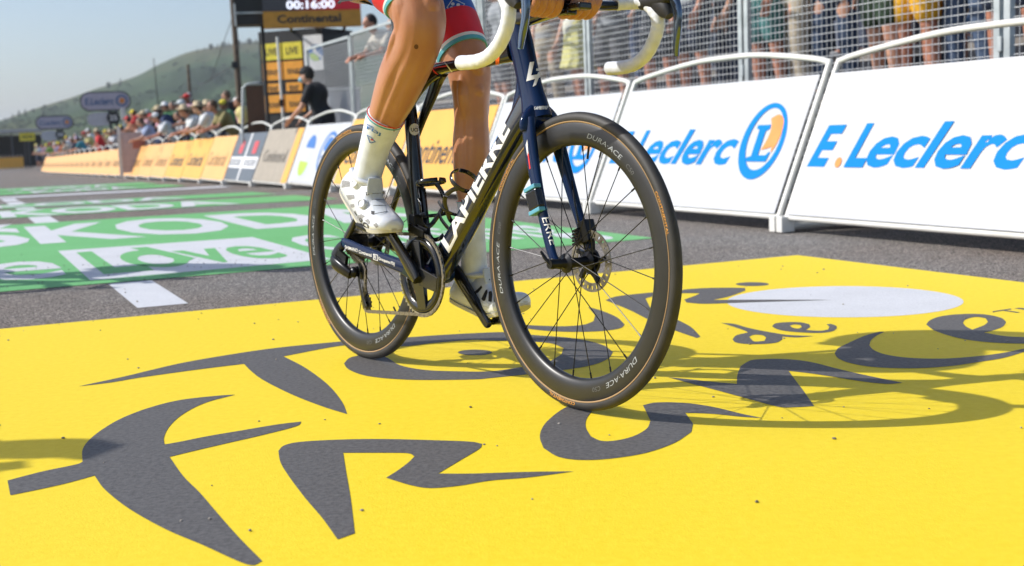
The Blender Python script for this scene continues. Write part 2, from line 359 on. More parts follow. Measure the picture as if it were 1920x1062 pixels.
# loose grit on the road
M_grit=mkmat('grit',(.12,.10,.085),.9,c2=(.42,.38,.33),scale=3)
b=MB(); rnd=random.Random(3)
for i in range(430):
    x=rnd.uniform(-3.2,2.2); y=rnd.uniform(1.7,7.5)
    if i%3==0: 
        p=P0+UC*rnd.uniform(-3.5,-1.2)+VC*rnd.gauss(1.9,.45); x,y=p.x,p.y
    s=rnd.uniform(.0014,.0036)*(1.3 if rnd.random()<.1 else 1)
    b.sphere((x,y,-.001+s*.4),(s*rnd.uniform(.8,1.6),s*rnd.uniform(.8,1.5),s*.7),n=6,m=4,rot=Matrix.Rotation(rnd.uniform(0,6),3,'Z'))
tag(b.build('road_grit',M_grit),kind='stuff',label='tiny dark stone chips scattered over the painted road',cat='grit')
# ---------------- hill and its trees -----------------------------------------
def hillmat(name):
    m=bpy.data.materials.new(name); m.use_nodes=True; n=m.node_tree; b=n.nodes['Principled BSDF']; b.inputs['Roughness'].default_value=.95; b.inputs['Specular IOR Level'].default_value=.1
    tc=n.nodes.new('ShaderNodeTexCoord'); z1=n.nodes.new('ShaderNodeTexNoise'); z1.inputs['Scale'].default_value=.007; z1.inputs['Detail'].default_value=9; z1.inputs['Roughness'].default_value=.62
    n.links.new(tc.outputs['Object'],z1.inputs['Vector'])
    r=n.nodes.new('ShaderNodeValToRGB'); e=r.color_ramp.elements; e[0].position=.34; e[0].color=(.022,.040,.022,1); e[1].position=.70; e[1].color=(.12,.105,.055,1)
    a=e.new(.5); a.color=(.045,.078,.035,1); n.links.new(z1.outputs['Fac'],r.inputs[0]); n.links.new(r.outputs[0],b.inputs['Base Color']); return m
M_hill=hillmat('hill_grass_and_scrub')
ridge=[(-900,300),(-500,285),(-250,262),(-100,240),(0,228),(30,218),(80,201),(130,186),(180,168),(220,156),(260,142),(300,121),(350,100),(400,89),(440,83),(500,76),(560,70),(620,64),(720,60),(900,66),(1100,72),(1400,82),(1800,95),(2400,125),(3200,170)]
rp=crom(ridge,6); V=[];F=[]; NR=26
for i,(px,py) in enumerate(rp):
    D=900+ (px-300)*.18
    top=CAM+ray(px,py)*D; rr=Vector((top.x,top.y,0)).normalized()
    for j in range(NR+1):
        t=j/NR; dd=Vector((top.x,top.y,0)).length*(1.25-.95*t) if j>0 else Vector((top.x,top.y,0)).length*1.5
        hh=top.z+1.5
        if t<.26: h=hh*(.5+ t/.26*.5) if j>0 else -2
        else: s=(t-.26)/.74; h=hh*(1-s)**1.25*(1)+-1.2*s
        h+= (noise.noise(Vector((px*.012,t*9,0)))*6+noise.noise(Vector((px*.05,t*25,3)))*2.0)*max(0,math.sin(math.pi*min(1,max(0,(t-.26)/.74))))**.7*(1 if t>.27 else 0)
        V.append((rr.x*dd,rr.y*dd,h-.6))
n=NR+1
for i in range(len(rp)-1):
    for j in range(NR): F.append((i*n+j,(i+1)*n+j,(i+1)*n+j+1,i*n+j+1))
hb=MB().add(V,F).build('hill',M_hill,smooth=True); tag(hb,kind='structure'); HB=bvh(hb)
M_bark=mkmat('bark',(.09,.06,.04),.9,c2=(.05,.035,.025),scale=12)
M_conf=mkmat('conifer_needles',(.035,.065,.03),.85,c2=(.06,.09,.04),scale=.6)
def tree_mesh(h,kind,seed):
    r=random.Random(seed); b=MB(); nl=900 if kind==0 else 1100
    for i in range(nl):
        if kind==0: t=r.random()**.8; rad=(1-t)*h*.2*(.55+.45*((t*9)%1)); z=h*(.1+.9*t)
        else: t=r.random(); rad=h*.42*math.sin(math.pi*(.12+.8*t))**.8; z=h*(.2+.8*t)
        a=r.uniform(0,6.283); q=rad*r.random()**.35*(.8+.35*noise.noise(Vector((a*1.5,t*5,seed))))
        c=Vector((q*math.cos(a),q*math.sin(a),z)); s=h*r.uniform(.025,.055); u=Vector((r.gauss(0,1),r.gauss(0,1),r.gauss(0,.6))).normalized(); v=u.orthogonal().normalized()
        b.add([c+u*s,c-u*s*.6+v*s*.8,c-u*s*.5-v*s*.7],[(0,1,2)])
    return b
protos=[]
for kind in(0,1):
    for sd_ in(1,2): protos.append((kind,tree_mesh(1.0,kind,sd_)))
pmesh=[]
for kind,b in protos:
    me=bpy.data.meshes.new('crown'); me.from_pydata([tuple(p) for p in b.v],[],b.f); me.materials.append(M_conf); pmesh.append(me)
tb=MB(); tb.bar((0,0,-.15),(0,0,.75),.02,6,.006); tme=bpy.data.meshes.new('trunk'); tme.from_pydata([tuple(p) for p in tb.v],[],tb.f); tme.materials.append(M_bark)
rt_=random.Random(5)
def ridge_y(px):
    for a,b in zip(ridge,ridge[1:]):
        if a[0]<=px<=b[0]: return a[1]+(b[1]-a[1])*(px-a[0])/(b[0]-a[0])
tl=[(24,9,0,'small conifer near the left end of the hill crest'),(36,12,0,'tallest conifer on the low left part of the crest'),(48,10,0,'conifer just right of the tallest one on the low crest'),(62,6,1,'low bush on the crest above the far sign'),(204,9,1,'lone round tree on the crest above the near sign'),(226,10,0,'narrow conifer on the crest right of the near sign'),(84,6,1,'small bush where the crest begins to climb'),(10,6,1,'leftmost bush on the hill crest'),
  (370,9,0,'conifer on the crest left of the wooden pole'),(384,8,0,'short dark conifer in the crest wood'),(396,10,1,'broad tree in the crest wood left of the pole'),(408,9,0,'dark conifer in the middle of the crest wood'),(420,10,1,'round tree in the crest wood beside the pole'),(430,9,0,'conifer just left of the wooden pole'),(449,9,1,'tree on the crest just right of the wooden pole'),(458,8,0,'conifer on the crest between pole and tower'),(468,10,1,'bushy tree on the crest between pole and tower'),(480,9,0,'conifer on the crest just left of the tower'),(489,8,1,'tree on the crest touching the tower edge')]
def plant(px,py,hpx,kind,lab,grp):
    d=ray(px,py).normalized(); h=HB.ray_cast(CAM,d)
    P=h[0] if h[0] else CAM+ray(px,py)*900
    D=(P-CAM).dot(FW); H=hpx/FP*D
    e=empty('conifer' if kind==0 else 'round_tree',lab,'tree',grp,loc=P-Vector((0,0,H*.12)),rz=rt_.uniform(0,6))
    e.scale=(H,)*3; e.scale=(H*rt_.uniform(.9,1.5),)*2+(H,)
    for nm,me in(('crown',pmesh[kind*2+rt_.randint(0,1)]),('trunk',tme)):
        o=bpy.data.objects.new(nm,me); col.objects.link(o); o.parent=e
for px,hp,kd,lb in tl: plant(px,ridge_y(px)+4,hp*1.25,kd,lb,'trees on the hill crest')
# shrubs and trees down the slope that read as one mass
b=MB()
for i in range(1300):
    px=rt_.uniform(-60,640); t=rt_.random(); py=ridge_y(max(px,-60))+ (t**.8)*(262-ridge_y(max(px,-60)))*.95+3
    if noise.noise(Vector((px*.02,py*.05,0)))<-.05: continue
    h=HB.ray_cast(CAM,ray(px,py).normalized())
    if not h[0]: continue
    P=h[0]; D=(P-CAM).length; s=D/FP*rt_.uniform(1.0,3.8)
    for k in range(16):
        c=P+Vector((rt_.gauss(0,s*.7),rt_.gauss(0,s*.7),abs(rt_.gauss(.3,.5))*s)); u=Vector((rt_.gauss(0,1),rt_.gauss(0,1),rt_.gauss(0,1))).normalized(); v=u.orthogonal().normalized(); q=s*.55
        b.add([c+u*q,c-u*q*.6+v*q*.8,c-u*q*.5-v*q*.7],[(0,1,2)])
tag(b.build('hillside_scrub',M_conf),label='dark scrub scattered over the slope of the hill',cat='scrub',kind='stuff')
# ---------------- barriers ---------------------------------------------------
M_bfr=mkmat('barrier_white_enamel',(.72,.72,.69),.32,c2=(.66,.65,.61),scale=5)
M_bsteel=mkmat('galvanised',(.50,.53,.55),.45,.6,c2=(.40,.43,.45),scale=14,bump=.1)
M_bpan=mkmat('banner_white_vinyl',(.535,.545,.57),.40,c2=(.50,.51,.535),spec=.2,scale=2.5,bump=.35,bscale=3.2,bdist=.02)
M_bpy=mkmat('banner_yellow_vinyl',(.78,.40,.055),.45,c2=(.74,.37,.05),scale=2.5)
M_bpp=mkmat('banner_pale_orange_vinyl',(.78,.42,.13),.45,c2=(.74,.39,.12),scale=2.5)
M_bslate=mkmat('banner_slate_vinyl',(.10,.12,.145),.45)
M_bbeige=mkmat('banner_taupe_vinyl',(.36,.31,.24),.5)
M_ltb=mkmat('ink_blue',(.0,.20,.60),.6,c2=(0,.19,.57),spec=.12)
M_lor=mkmat('ink_orange',(.80,.30,.10),.6,spec=.12)
M_ink=mkmat('ink_black',(.03,.028,.03),.4)
M_inkbrown=mkmat('ink_faint_brown',(.34,.19,.06),.45)
M_inkw=mkmat('ink_white',(.82,.82,.82),.45)
M_inkgr=mkmat('ink_lime',(.42,.62,.05),.45)
M_inkbl2=mkmat('ink_ocean',(.03,.16,.48),.45)
E1=Vector((.394,-.919,0)).normalized(); E2=Vector((E1.y*-1,E1.x,0)); J0=Vector((1.54,7.26,0)); BL=2.4
WV=Vector((0,.41,.97)).normalized()
def bpt(s,t,o=.010): n=Vector((0,-WV.z,WV.y)); return Vector((s,0,0))+WV*t+n*o
def barrier_root(k,label,grp='advertising barriers lining the road'):
    P=J0-E1*(BL*k); P.z=gz(P.y)
    m=Matrix(((E1.x,E2.x,0,P.x),(E1.y,E2.y,0,P.y),(0,0,1,P.z),(0,0,0,1)))
    return empty('advertising_barrier',label,'barrier',grp,mat=m)
fr=MB(); r0=.019
pl=[bpt(.035,0,0),bpt(.035,.5,0),bpt(.035,1.0,0),bpt(.05,1.03,0)]
arch=[bpt(.04,.04,0),bpt(.04,.6,0),bpt(.042,1.0,0),bpt(.07,1.045,0),bpt(.3,1.085,0),bpt(.8,1.14,0),bpt(1.2,1.15,0),bpt(1.6,1.14,0),bpt(2.1,1.085,0),bpt(2.33,1.045,0),bpt(2.358,1.0,0),bpt(2.36,.6,0),bpt(2.36,.04,0)]
Tb=Tube(arch,[(r0,r0)]*len(arch),side=(0,1,0),n=10,seg=4); fr.add(*Tb.mesh()); fr.bar(bpt(.04,.09,-.0),bpt(2.36,.09,-.0),r0*.9,10)
for s in(.04,2.36):
    fr.bar(bpt(s,.7,0),(s,.72,.03),.016,8)
fr_me=fr.build('barrier_frame',M_bfr,smooth=True,auto=50); fme=fr_me.data; bpy.data.objects.remove(fr_me)
ft=MB()
for s in(0,):
    ft.box((.04,.02,.045),(.055,.09,.09)); ft.bar((.04,.0,.03),(.04,.78,.03),.02,6); ft.bar((.04,.35,.03),(.30,.62,.02),.016,6)
fto=ft.build('foot',M_bfr,bevel=.004); ftme=fto.data; bpy.data.objects.remove(fto)
pan=MB(); V=[]; NS=24
for face in(0,1):
    for i in range(NS+1):
        for j in(0,1,2,3):
            s=.062+2.276*i/NS; t=.10+.855*j/3; wob=.002*math.sin(i*.8+j)*(1 if 0<j<3 else .3)
            V.append(bpt(s,t,(.026 if face==0 else .020)+wob))
F=[];q=(NS+1)*4
for i in range(NS):
    for j in range(3):
        a=i*4+j; F.append((a,a+4,a+5,a+1)); F.append((q+a,q+a+1,q+a+5,q+a+4))
for i in range(NS): F.append((i*4,q+i*4,q+i*4+4,i*4+4)); F.append((i*4+3,i*4+7,q+i*4+7,q+i*4+3))
for i in(0,NS):
    for j in range(3): F.append((i*4+j,i*4+j+1,q+i*4+j+1,q+i*4+j))
pan.add(V,F); po=pan.build('banner',None,smooth=True,auto=40); pme=po.data; bpy.data.objects.remove(po)
def inst(name,me,parent,mat):
    o=bpy.data.objects.new(name,me); col.objects.link(o); o.parent=parent
    if mat:
        if not me.materials: me.materials.append(mat)
        o.material_slots[0].link='OBJECT'; o.material_slots[0].material=mat
    return o
def bfn(o=.0292): return lambda u,v,s0,t0: tuple(bpt(s0+u,t0+v,o))
def bell(b,s,t,rs,rt,o,n=40,a0=0,a1=2*math.pi,hole=None,tilt=0):
    pts=[bpt(s+rs*math.cos(a)+tilt*rt*math.sin(a),t+rt*math.sin(a),o) for a in [a0+(a1-a0)*i/n for i in range(n)]]
    hs=[]
    if hole: hs=[[bpt(s+hole[0]*math.cos(a)+hole[2]+tilt*hole[1]*math.sin(a),t+hole[1]*math.sin(a)+hole[3],o) for a in [2*math.pi*i/n for i in range(n)]]]
    b.poly(pts,hs)
def btext(b,st,s0,wd,t0,cap,o=.0292,**k):
    V,F=textmap(st,lambda u,v:tuple(bpt(s0+u,t0+v,o)),wd,cap,**k); b.add(V,F)
lec=MB(); btext(lec,'E',.105,.235,.40,.228,shear=.33,bold=.036); btext(lec,'L',.43,.175,.40,.232,shear=.33,bold=.036); 
btext(lec,'eclerc',.60,1.13,.40,.232,shear=.33,bold=.026,space=1.0)
bell(lec,1.985,.546,.222,.245,.0292,56,hole=(.168,.200,.010,.014)); 
lec.poly([bpt(s,t,.0292) for s,t in ((1.87,.415),(2.085,.415),(2.105,.475),(2.085,.475),(2.065,.455),(1.985,.455),(1.985,.61),(2.02,.625),(2.02,.65),(1.885,.65),(1.885,.628),(1.915,.62),(1.915,.45),(1.87,.44))])
leo=lec.build('lettering',M_ltb); lecme=leo.data; bpy.data.objects.remove(leo)
lo_=MB(); bell(lo_,.372,.415,.026,.030,.0292,20); lo_.poly([bpt(s,t,.0298) for s,t in S_([(2.0,.69),(2.07,.715),(2.135,.68),(2.155,.60),(2.14,.53),(2.11,.47),(2.10,.51),(2.06,.50),(2.00,.49),(2.03,.56),(2.035,.63)],4,60)])
loo=lo_.build('orange_mark',M_lor); lome=loo.data; bpy.data.objects.remove(loo)
ct=MB(); btext(ct,'Continental',.22,1.78,.37,.27,shear=.28,bold=.008)
cto=ct.build('lettering',M_ink); cme=cto.data; bpy.data.objects.remove(cto)
lmt=empty('tmp'); bpy.data.objects.remove(lmt)
def make_barrier(k,kind,label):
    e=barrier_root(k,label); inst('barrier_frame',fme,e,M_bfr); inst('foot',ftme,e,M_bfr)
    o=inst('foot',ftme,e,M_bfr); o.location=(2.33,0,0)
    pm={'sup':M_bpan,'yel':M_bpy,'pale':M_bpp,'logo':M_bpan,'slate':M_bslate,'taupe':M_bbeige}[kind]; p=inst('banner',pme,e,pm)
    if kind=='sup': inst('lettering',lecme,p,M_ltb); inst('orange_mark',lome,p,M_lor)
    elif kind in('yel','pale'): inst('lettering',cme,p,M_ink if kind=='yel' else M_inkbrown)
    elif kind=='logo':
        b=MB(); bell(b,1.63,.54,.36,.30,.0292,48,hole=(.30,.25,0,0)); 
        bell(b,.68,.60,.24,.20,.0292,30,a0=0,a1=math.pi*1.0); b.poly([bpt(s,t,.0300) for s,t in S_([(1.40,.60),(1.52,.74),(1.75,.74),(1.88,.58),(1.70,.62),(1.55,.55)],4,60)]); btext(b,'PYRENEES',1.42,.42,.44,.06,.0304,bold=.02)
        b.build('lettering',M_inkbl2,p)
        b=MB(); bell(b,.60,.42,.24,.22,.0292,30,a0=math.pi,a1=2*math.pi); b.build('lime_mark',M_inkgr,p)
    elif kind=='slate':
        b=MB(); b.poly([bpt(s,t,.0292) for s,t in ((.1,.32),(2.3,.32),(2.3,.52),(.1,.52))]); b.poly([bpt(s,t,.0300) for s,t in ((1.16,.1),(1.26,.1),(1.26,.95),(1.16,.95))]); b.build('white_band',M_inkw,p)
        b=MB()
        for s in(.55,1.65): b.poly([bpt(s+x,t,.0304) for x,t in ((0,.58),(.3,.58),(.3,.80),(0,.80))])
        b.build('red_mark',mkmat('ink_red',(.6,.06,.07),.5),p)
        b=MB()
        for s in(.15,1.32): btext(b,'BORDERIE',s,.9,.36,.12,.0310,bold=.02)
        b.build('lettering',M_bslate,p)
    elif kind=='taupe':
        b=MB(); b.poly([bpt(s,t,.0292) for s,t in ((2.0,.1),(2.33,.1),(2.33,.95),(2.0,.95))]); b.build('yellow_edge',M_bpy,p)
        b=MB(); btext(b,'Continental',.3,1.5,.42,.2,.033,bold=.01); b.build('lettering',mkmat('ink_taupe',(.22,.19,.15),.5),p)
    return e
labs={-1:('sup','white advertising barrier with large blue lettering nearest the camera at the right edge'),0:None,
 1:('sup','white advertising barrier with blue lettering and ringed orange emblem right of the front wheel'),2:('sup','white advertising barrier half hidden behind the fork and front wheel'),
 3:('yel','amber advertising barrier behind the far leg with dark slanted lettering'),4:('yel','amber advertising barrier behind the rear wheel and seat stays'),
 5:('logo','white advertising barrier with round blue and lime emblems beside the rear wheel'),6:('taupe','taupe advertising barrier with a yellow edge left of the white emblem one'),7:('slate','slate grey advertising barrier with white bands and red squares')}
make_barrier(0,'sup',labs[-1][1])
for k in range(1,8): make_barrier(k,*labs[k])
make_barrier(-1,'sup','white advertising barrier just outside the right edge of the view')
ords=['first','second','third','fourth','fifth','sixth','seventh','eighth','ninth','tenth','eleventh','twelfth','thirteenth','fourteenth','fifteenth','sixteenth','seventeenth','eighteenth','nineteenth','twentieth','twenty first','twenty second','twenty third']
for k in range(8,31):
    make_barrier(k,'yel' if k in(9,10) else 'pale',f'pale orange advertising barrier, {ords[k-8]} in the row leftwards from the slate grey one')
# white framed upright sign board closing the gap in the row
P=J0-E1*(BL*12.6); g0=gz(P.y)
e=empty('upright_sign_board','tall narrow pinkish board in a white frame standing across the barrier row','sign board',loc=(P.x-.25,P.y,g0),rz=R(8))
b=MB(); b.box((.55,0,.72),(1.0,.02,1.1)); b.build('board',mkmat('board_dusty_pink',(.55,.42,.40),.6),e)
b=MB(); b.box((.03,0,.72),(.09,.06,1.46)); b.box((1.09,0,.66),(.04,.05,1.3)); b.build('board_frame',M_bfr,e)
b=MB(); b.box((.55,-.012,.95),(.34,.006,.26)); b.build('emblem',mkmat('ink_rust',(.5,.16,.1),.5),e)
# ---------------- crowd fence and stand --------------------------------------
M_mesh=mkmat('fence_wire',(.66,.68,.70),.5,.2); M_pfr=mkmat('fence_post_zinc',(.52,.56,.57),.5,.35,c2=(.38,.42,.43),scale=9)
FD=1.06
fpm=MB()
for i in range(1,46): fpm.bar((.05+i*.0522,0,.12),(.05+i*.0522,0,2.12),.0022,4)
wire=fpm
for j in range(40): wire.bar((.03,.004,.14+j*.05),(2.44,.004,.14+j*.05),.0027,4)
wo_=wire.build('wire_mesh',M_mesh); wme=wo_.data; bpy.data.objects.remove(wo_)
ff=MB()
for x in(.028,2.452): ff.box((x,0,1.09),(.046,.04,2.10))
for z in(2.16,.10): ff.box((1.24,0,z),(2.378,.036,.04))
ff.box((-.012,.0,1.0),(.028,.07,.08)); ff.box((2.49,0,1.9),(.02,.07,.08)) 
fo=ff.build('fence_frame',M_pfr,bevel=.003); ffme=fo.data; bpy.data.objects.remove(fo)
FN=Vector((.919,.394,0)); FA=Vector((-.394,.919,0))
# post seam seen at x=1399, 1108, 1855
def fence_t(px,D=5.3,z=1.1):
    u=(px-960)/FP; k=z-HC
    A1=RT.dot(Vector((FN.x*D,FN.y*D,k)))-u*FW.dot(Vector((FN.x*D,FN.y*D,k))); B1=u*FW.dot(FA)-RT.dot(FA)
    return A1/B1
def fpos(t,D): p=FN*D+FA*t; return Vector((p.x,p.y,0))
t0=fence_t(1399)
flab=['galvanised mesh fence panel outside the right edge','galvanised mesh fence panel at the right edge of the view','galvanised mesh fence panel above the large blue lettering','galvanised mesh fence panel above the ringed orange emblem','galvanised mesh fence panel behind the head tube and bars','galvanised mesh fence panel seen through the frame triangle','galvanised mesh fence panel behind the far knee','galvanised mesh fence panel behind the near shin','galvanised mesh fence panel behind the seat post','galvanised mesh fence panel at the far left end of the fence']
for i in range(-2,5):
    t=t0+2.5*(i+1); p=fpos(t,5.3); zz=gz(p.y)
    e=empty('fence_panel',flab[i+2],'fence panel','mesh fence panels behind the barriers',mat=Matrix(((E1.x,E2.x,0,p.x),(E1.y,E2.y,0,p.y),(0,0,1,zz),(0,0,0,1))))
    inst('fence_frame',ffme,e,M_pfr); inst('wire_mesh',wme,e,M_mesh)
# raised spectator platform behind the fence
M_plank=mkmat('platform_planks',(.24,.22,.20),.8,c2=(.17,.155,.14),scale=6); M_dark=mkmat('dark_skirt_cloth',(.010,.013,.022),.9,c2=(.018,.022,.032),scale=3)
ML=Matrix(((FA.x*-1,FN.x,0),(FA.y*-1,FN.y,0),(0,0,1)))
PR=empty('spectator_stand','dark stepped viewing stand behind the mesh fence','stand',mat=Matrix(((E1.x,E2.x,0,0),(E1.y,E2.y,0,0),(0,0,1,0),(0,0,0,1))))
b=MB(); b.box((-13.5,6.5,.74),(19,1.5,.06)); b.box((-13.5,7.75,1.14),(19,1.0,.06)); b.box((-13.5,8.75,1.54),(19,1.0,.06)); b.build('deck',M_plank,PR)
b=MB(); b.box((-13.5,5.77,.36),(19,.02,.70)); b.box((-13.5,7.26,.94),(19,.02,.34)); b.box((-13.5,8.26,1.34),(19,.02,.34)); b.build('skirt',M_dark,PR)
b=MB(); b.box((-13.5,9.35,2.6),(19,.04,3.2)); b.build('back_cloth',M_dark,PR)
b=MB()
for s in range(11): b.bar((-4.2-1.86*s,9.28,1.5),(-4.2-1.86*s,9.28,4.2),.025,8)
b.build('posts',M_pfr,PR)
# ---------------- bicycle ----------------------------------------------------
BX=Vector((0.583194128,-0.812332532,0.000683095834)); BLt=Vector((0.81190705,0.58286103,-0.03286285)); BU=Vector((0.02629741,0.01972003,0.99945964)); BO=Vector((-0.431271,3.650689,-0.000349))
BM=Matrix(((BX.x,BLt.x,BU.x,BO.x),(BX.y,BLt.y,BU.y,BO.y),(BX.z,BLt.z,BU.z,BO.z),(0,0,0,1)))
M_fr=mkmat('frame_navy_gloss',(.003,.016,.064),.13,c2=(.0025,.012,.050),scale=3,coat=.0,spec=.28)
M_dt=mkmat('frame_black_navy_gloss',(.003,.008,.025),.16,c2=(.002,.006,.018),scale=3,coat=1.0,spec=.5)
M_blk=mkmat('carbon_black_gloss',(.005,.006,.008),.2,coat=.35,spec=.4,scale=4)
M_alu=mkmat('anodised_black',(.016,.017,.02),.28,.6,scale=20)
M_rim=mkmat('rim_satin_carbon',(.016,.016,.017),.36,c2=(.013,.013,.014),scale=20,spec=.5)
M_tyre=mkmat('tyre_rubber',(.022,.021,.021),.6,c2=(.032,.030,.029),scale=30,bump=.15,bscale=300)
M_tan=mkmat('tyre_tan_bead',(.38,.24,.11),.7,scale=30)
M_spk=mkmat('spoke_black_steel',(.02,.02,.022),.3,.7,scale=30)
M_stl=mkmat('brushed_steel',(.55,.54,.52),.32,.9,c2=(.40,.39,.37),scale=60)
M_dsc=mkmat('disc_dark_steel',(.30,.28,.25),.38,.85,c2=(.18,.17,.16),scale=120)
M_chn=mkmat('chain_steel',(.34,.31,.27),.38,.85,c2=(.20,.18,.15),scale=200)
M_cas=mkmat('sprocket_steel',(.16,.15,.14),.35,.9,c2=(.08,.075,.07),scale=60)
M_deco=mkmat('decal_silver',(.62,.64,.67),.4,c2=(.58,.60,.63)); M_decw=mkmat('decal_white',(.84,.84,.84),.35)
M_rimtxt=mkmat('rim_print_grey',(.42,.45,.48),.4,scale=30); M_rimtx2=mkmat('rim_print_faint',(.13,.135,.14),.4,scale=30)
M_tylab=mkmat('tyre_label_amber',(.62,.27,.03),.6,scale=30); M_red=mkmat('decal_red',(.75,.03,.03),.35); M_orr=mkmat('decal_vermilion',(.85,.13,.02),.35)
M_tape=mkmat('bar_tape_white',(.76,.79,.84),.55,c2=(.66,.69,.74),scale=40,bump=.35,bscale=140,bdist=.0012)
M_lev=mkmat('lever_polished_dark',(.10,.14,.20),.12,.85,coat=.5,scale=9)
M_hood=mkmat('hood_rubber',(.02,.02,.022),.5,scale=30); M_cyan=mkmat('strap_cyan',(.10,.36,.50),.5)
bike=empty('racing_bicycle','navy and black racing bicycle with deep black wheels ridden over the yellow road paint','bicycle',mat=BM)
bpy.context.view_layer.update()
RA=Vector((0,0,.338)); FAx=Vector((.981,0,.338)); BB=Vector((.385,0,.272))
def tb(name,path,rad,mat,parent=None,n=24,seg=6,ex=2.0,side=(0,1,0),mod=None,cap=True,auto=50):
    T=Tube(path,rad,side=side,n=n,seg=seg,ex=ex,mod=mod,cap=cap); o=MB().add(*T.mesh()).build(name,mat,parent or bike,smooth=True,auto=auto); return T,o
def wheel(cx,name_lbl,front):
    wh=bpy.data.objects.new('wheel',None); col.objects.link(wh); wh.parent=bike; wh.location=(cx,0,.338)
    wh['label']=name_lbl
    b=MB(); b.lathe([(.3245+.0138*math.cos(a),.0138*math.sin(a)) for a in [2*math.pi*i/20 for i in range(20)]],n=160,close=True); ty=b.build('tyre',M_tyre,wh,smooth=True)
    b=MB()
    for s in(-1,1): b.lathe([(.3155,s*.0112),(.3172,s*.0121),(.3186,s*.01285),(.3179,s*.0136),(.3160,s*.0128),(.3148,s*.0118)],n=160,close=True)
    b.build('tan_bead',M_tan,ty,smooth=True)
    pr=[(.3150,.0115),(.3100,.0132),(.300,.0143),(.290,.0148),(.280,.0142),(.271,.0115),(.2655,.0072),(.2635,.0)]
    prof=pr+[(r,-y) for r,y in pr[-2::-1]]
    b=MB(); b.lathe(prof,n=160,close=True); rim=b.build('rim',M_rim,wh,smooth=True,auto=60)
    def side_y(r):
        for (r1,y1),(r2,y2) in zip(pr,pr[1:]):
            if r2<=r<=r1: return y1+(y2-y1)*(r-r1)/(r2-r1)
        return .0143
    # rim prints on both sides; angles measured in the wheel plane
    def rimtext(st,ac,arc,r0,r1,mat,s,flip=False):
        V,F,W=text2d(st,shear=.2,bold=-.004)
        V2=[]
        for x,y in V:
            u=x/W-.5; vv=y/CAPH
            if flip: u=-u;vv=1-vv
            r=r0+(r1-r0)*vv; a=ac-u*arc*(1 if s<0 else -1)
            yy=side_y(r)+.0007
            V2.append((r*math.cos(a),s*yy,r*math.sin(a)))
        MB().add(V2,F).build('rim_print',mat,rim)
    for s in(-1,1):
        for k in range(3):
            a=ROT[front]+k*2*math.pi/3
            rimtext('DURA·ACE',a,.44,.2845,.2955,M_rimtxt,s)
            rimtext('C50',a-.34*(1 if s<0 else -1),.10,.285,.295,M_rimtx2,s)
        # tyre side labels
        for k in range(3):
            a0=(R(22) if front else R(104))+k*R(120); arc=.30
            rr=.3225; ys=s*(.0138*math.sin(math.acos(max(-1,min(1,(rr-.3245)/.0138)))))
            V,F,W=text2d('CONTINENTAL',bold=.02)
            V2=[]
            for x,y in V:
                t=x/W-.5; th=math.pi/2+ .33 - (y/CAPH)*.48
                rq=.3245+.0141*math.cos(th); a=a0-t*arc*(1 if s<0 else -1)
                V2.append((rq*math.cos(a),s*.0141*math.sin(th),rq*math.sin(a)))
            MB().add(V2,F).build('tyre_label',M_tylab,ty)
    # hub
    h=MB(); wd=.050 if front else .062
    h.lathe([(0,-wd),(.009,-wd),(.011,-wd+.008),(.013,-.038),(.0225,-.034),(.0225,-.030),(.013,-.026),(.011,0),(.013,.024),(.0225,.029),(.0225,.033),(.013,.037),(.011,wd-.008),(.009,wd),(0,wd)],n=28); h.build('hub',M_alu,wh,smooth=True,auto=40)
    ns=24
    for i in range(ns):
        a=2*math.pi*(i+.3)/ns+ROT[front]; s=1 if i%2 else -1; d=(.62 if (i//2)%2 else -.62)
        p0=(.021*math.cos(a+d*1.6),s*.0315,.021*math.sin(a+d*1.6)); p1=(.2645*math.cos(a),s*.001,.2645*math.sin(a))
        b=MB(); b.bar(p0,p1,.00115,6); pd=Vector(p1)-Vector(p0); b.bar(Vector(p1)-pd.normalized()*.014,p1,.0021,6); b.build('spoke',M_spk,wh,smooth=True,auto=50)
    # disc rotor on the left
    b=MB(); ro=.0710; ri=.050; yy=.041 if front else .044; N=72; th=.0009; VV=[];FF=[]
    rr=[ri,ri+.007,ro-.006,ro]
    for f in(0,1):
        for i in range(N):
            a=2*math.pi*i/N
            for r in rr: VV.append((r*math.cos(a),yy+(th if f else -th),r*math.sin(a)))
    M4=4
    for i in range(N):
        j=(i+1)%N
        for k in range(3):
            if k==1 and i%3==0: 
                for (p,q_) in(((i,k),(i,k+1)),((j,k),(j,k+1)),((i,k),(j,k)),((i,k+1),(j,k+1))):
                    A_=p[0]*M4+p[1];B_=q_[0]*M4+q_[1]; FF.append((A_,B_,N*M4+B_,N*M4+A_))
                continue
            FF.append((i*M4+k,j*M4+k,j*M4+k+1,i*M4+k+1)); FF.append((N*M4+i*M4+k,N*M4+i*M4+k+1,N*M4+j*M4+k+1,N*M4+j*M4+k))
        FF.append((i*M4,j*M4,N*M4+j*M4,N*M4+i*M4)); FF.append((i*M4+3,j*M4+3,N*M4+j*M4+3,N*M4+i*M4+3))
    b.add(VV,FF); rot=b.build('brake_disc',M_dsc,wh)
    b=MB()
    for i in range(5):
        a=2*math.pi*i/5+.2; b.bar((.02*math.cos(a-.3),yy,.02*math.sin(a-.3)),(.053*math.cos(a),yy,.053*math.sin(a)),.007,4)
    b.lathe([(.014,yy-.003),(.030,yy-.003),(.030,yy+.003),(.014,yy+.003)],n=30,close=True); b.build('disc_carrier',M_alu,rot)
    # valve
    a=ROT[front]+.25; b=MB(); b.bar((.264*math.cos(a),0,.264*math.sin(a)),(.236*math.cos(a),0,.236*math.sin(a)),.0026,8); b.build('valve',M_alu,wh)
    return wh,rim
ROT={True:R(66),False:R(-62)}
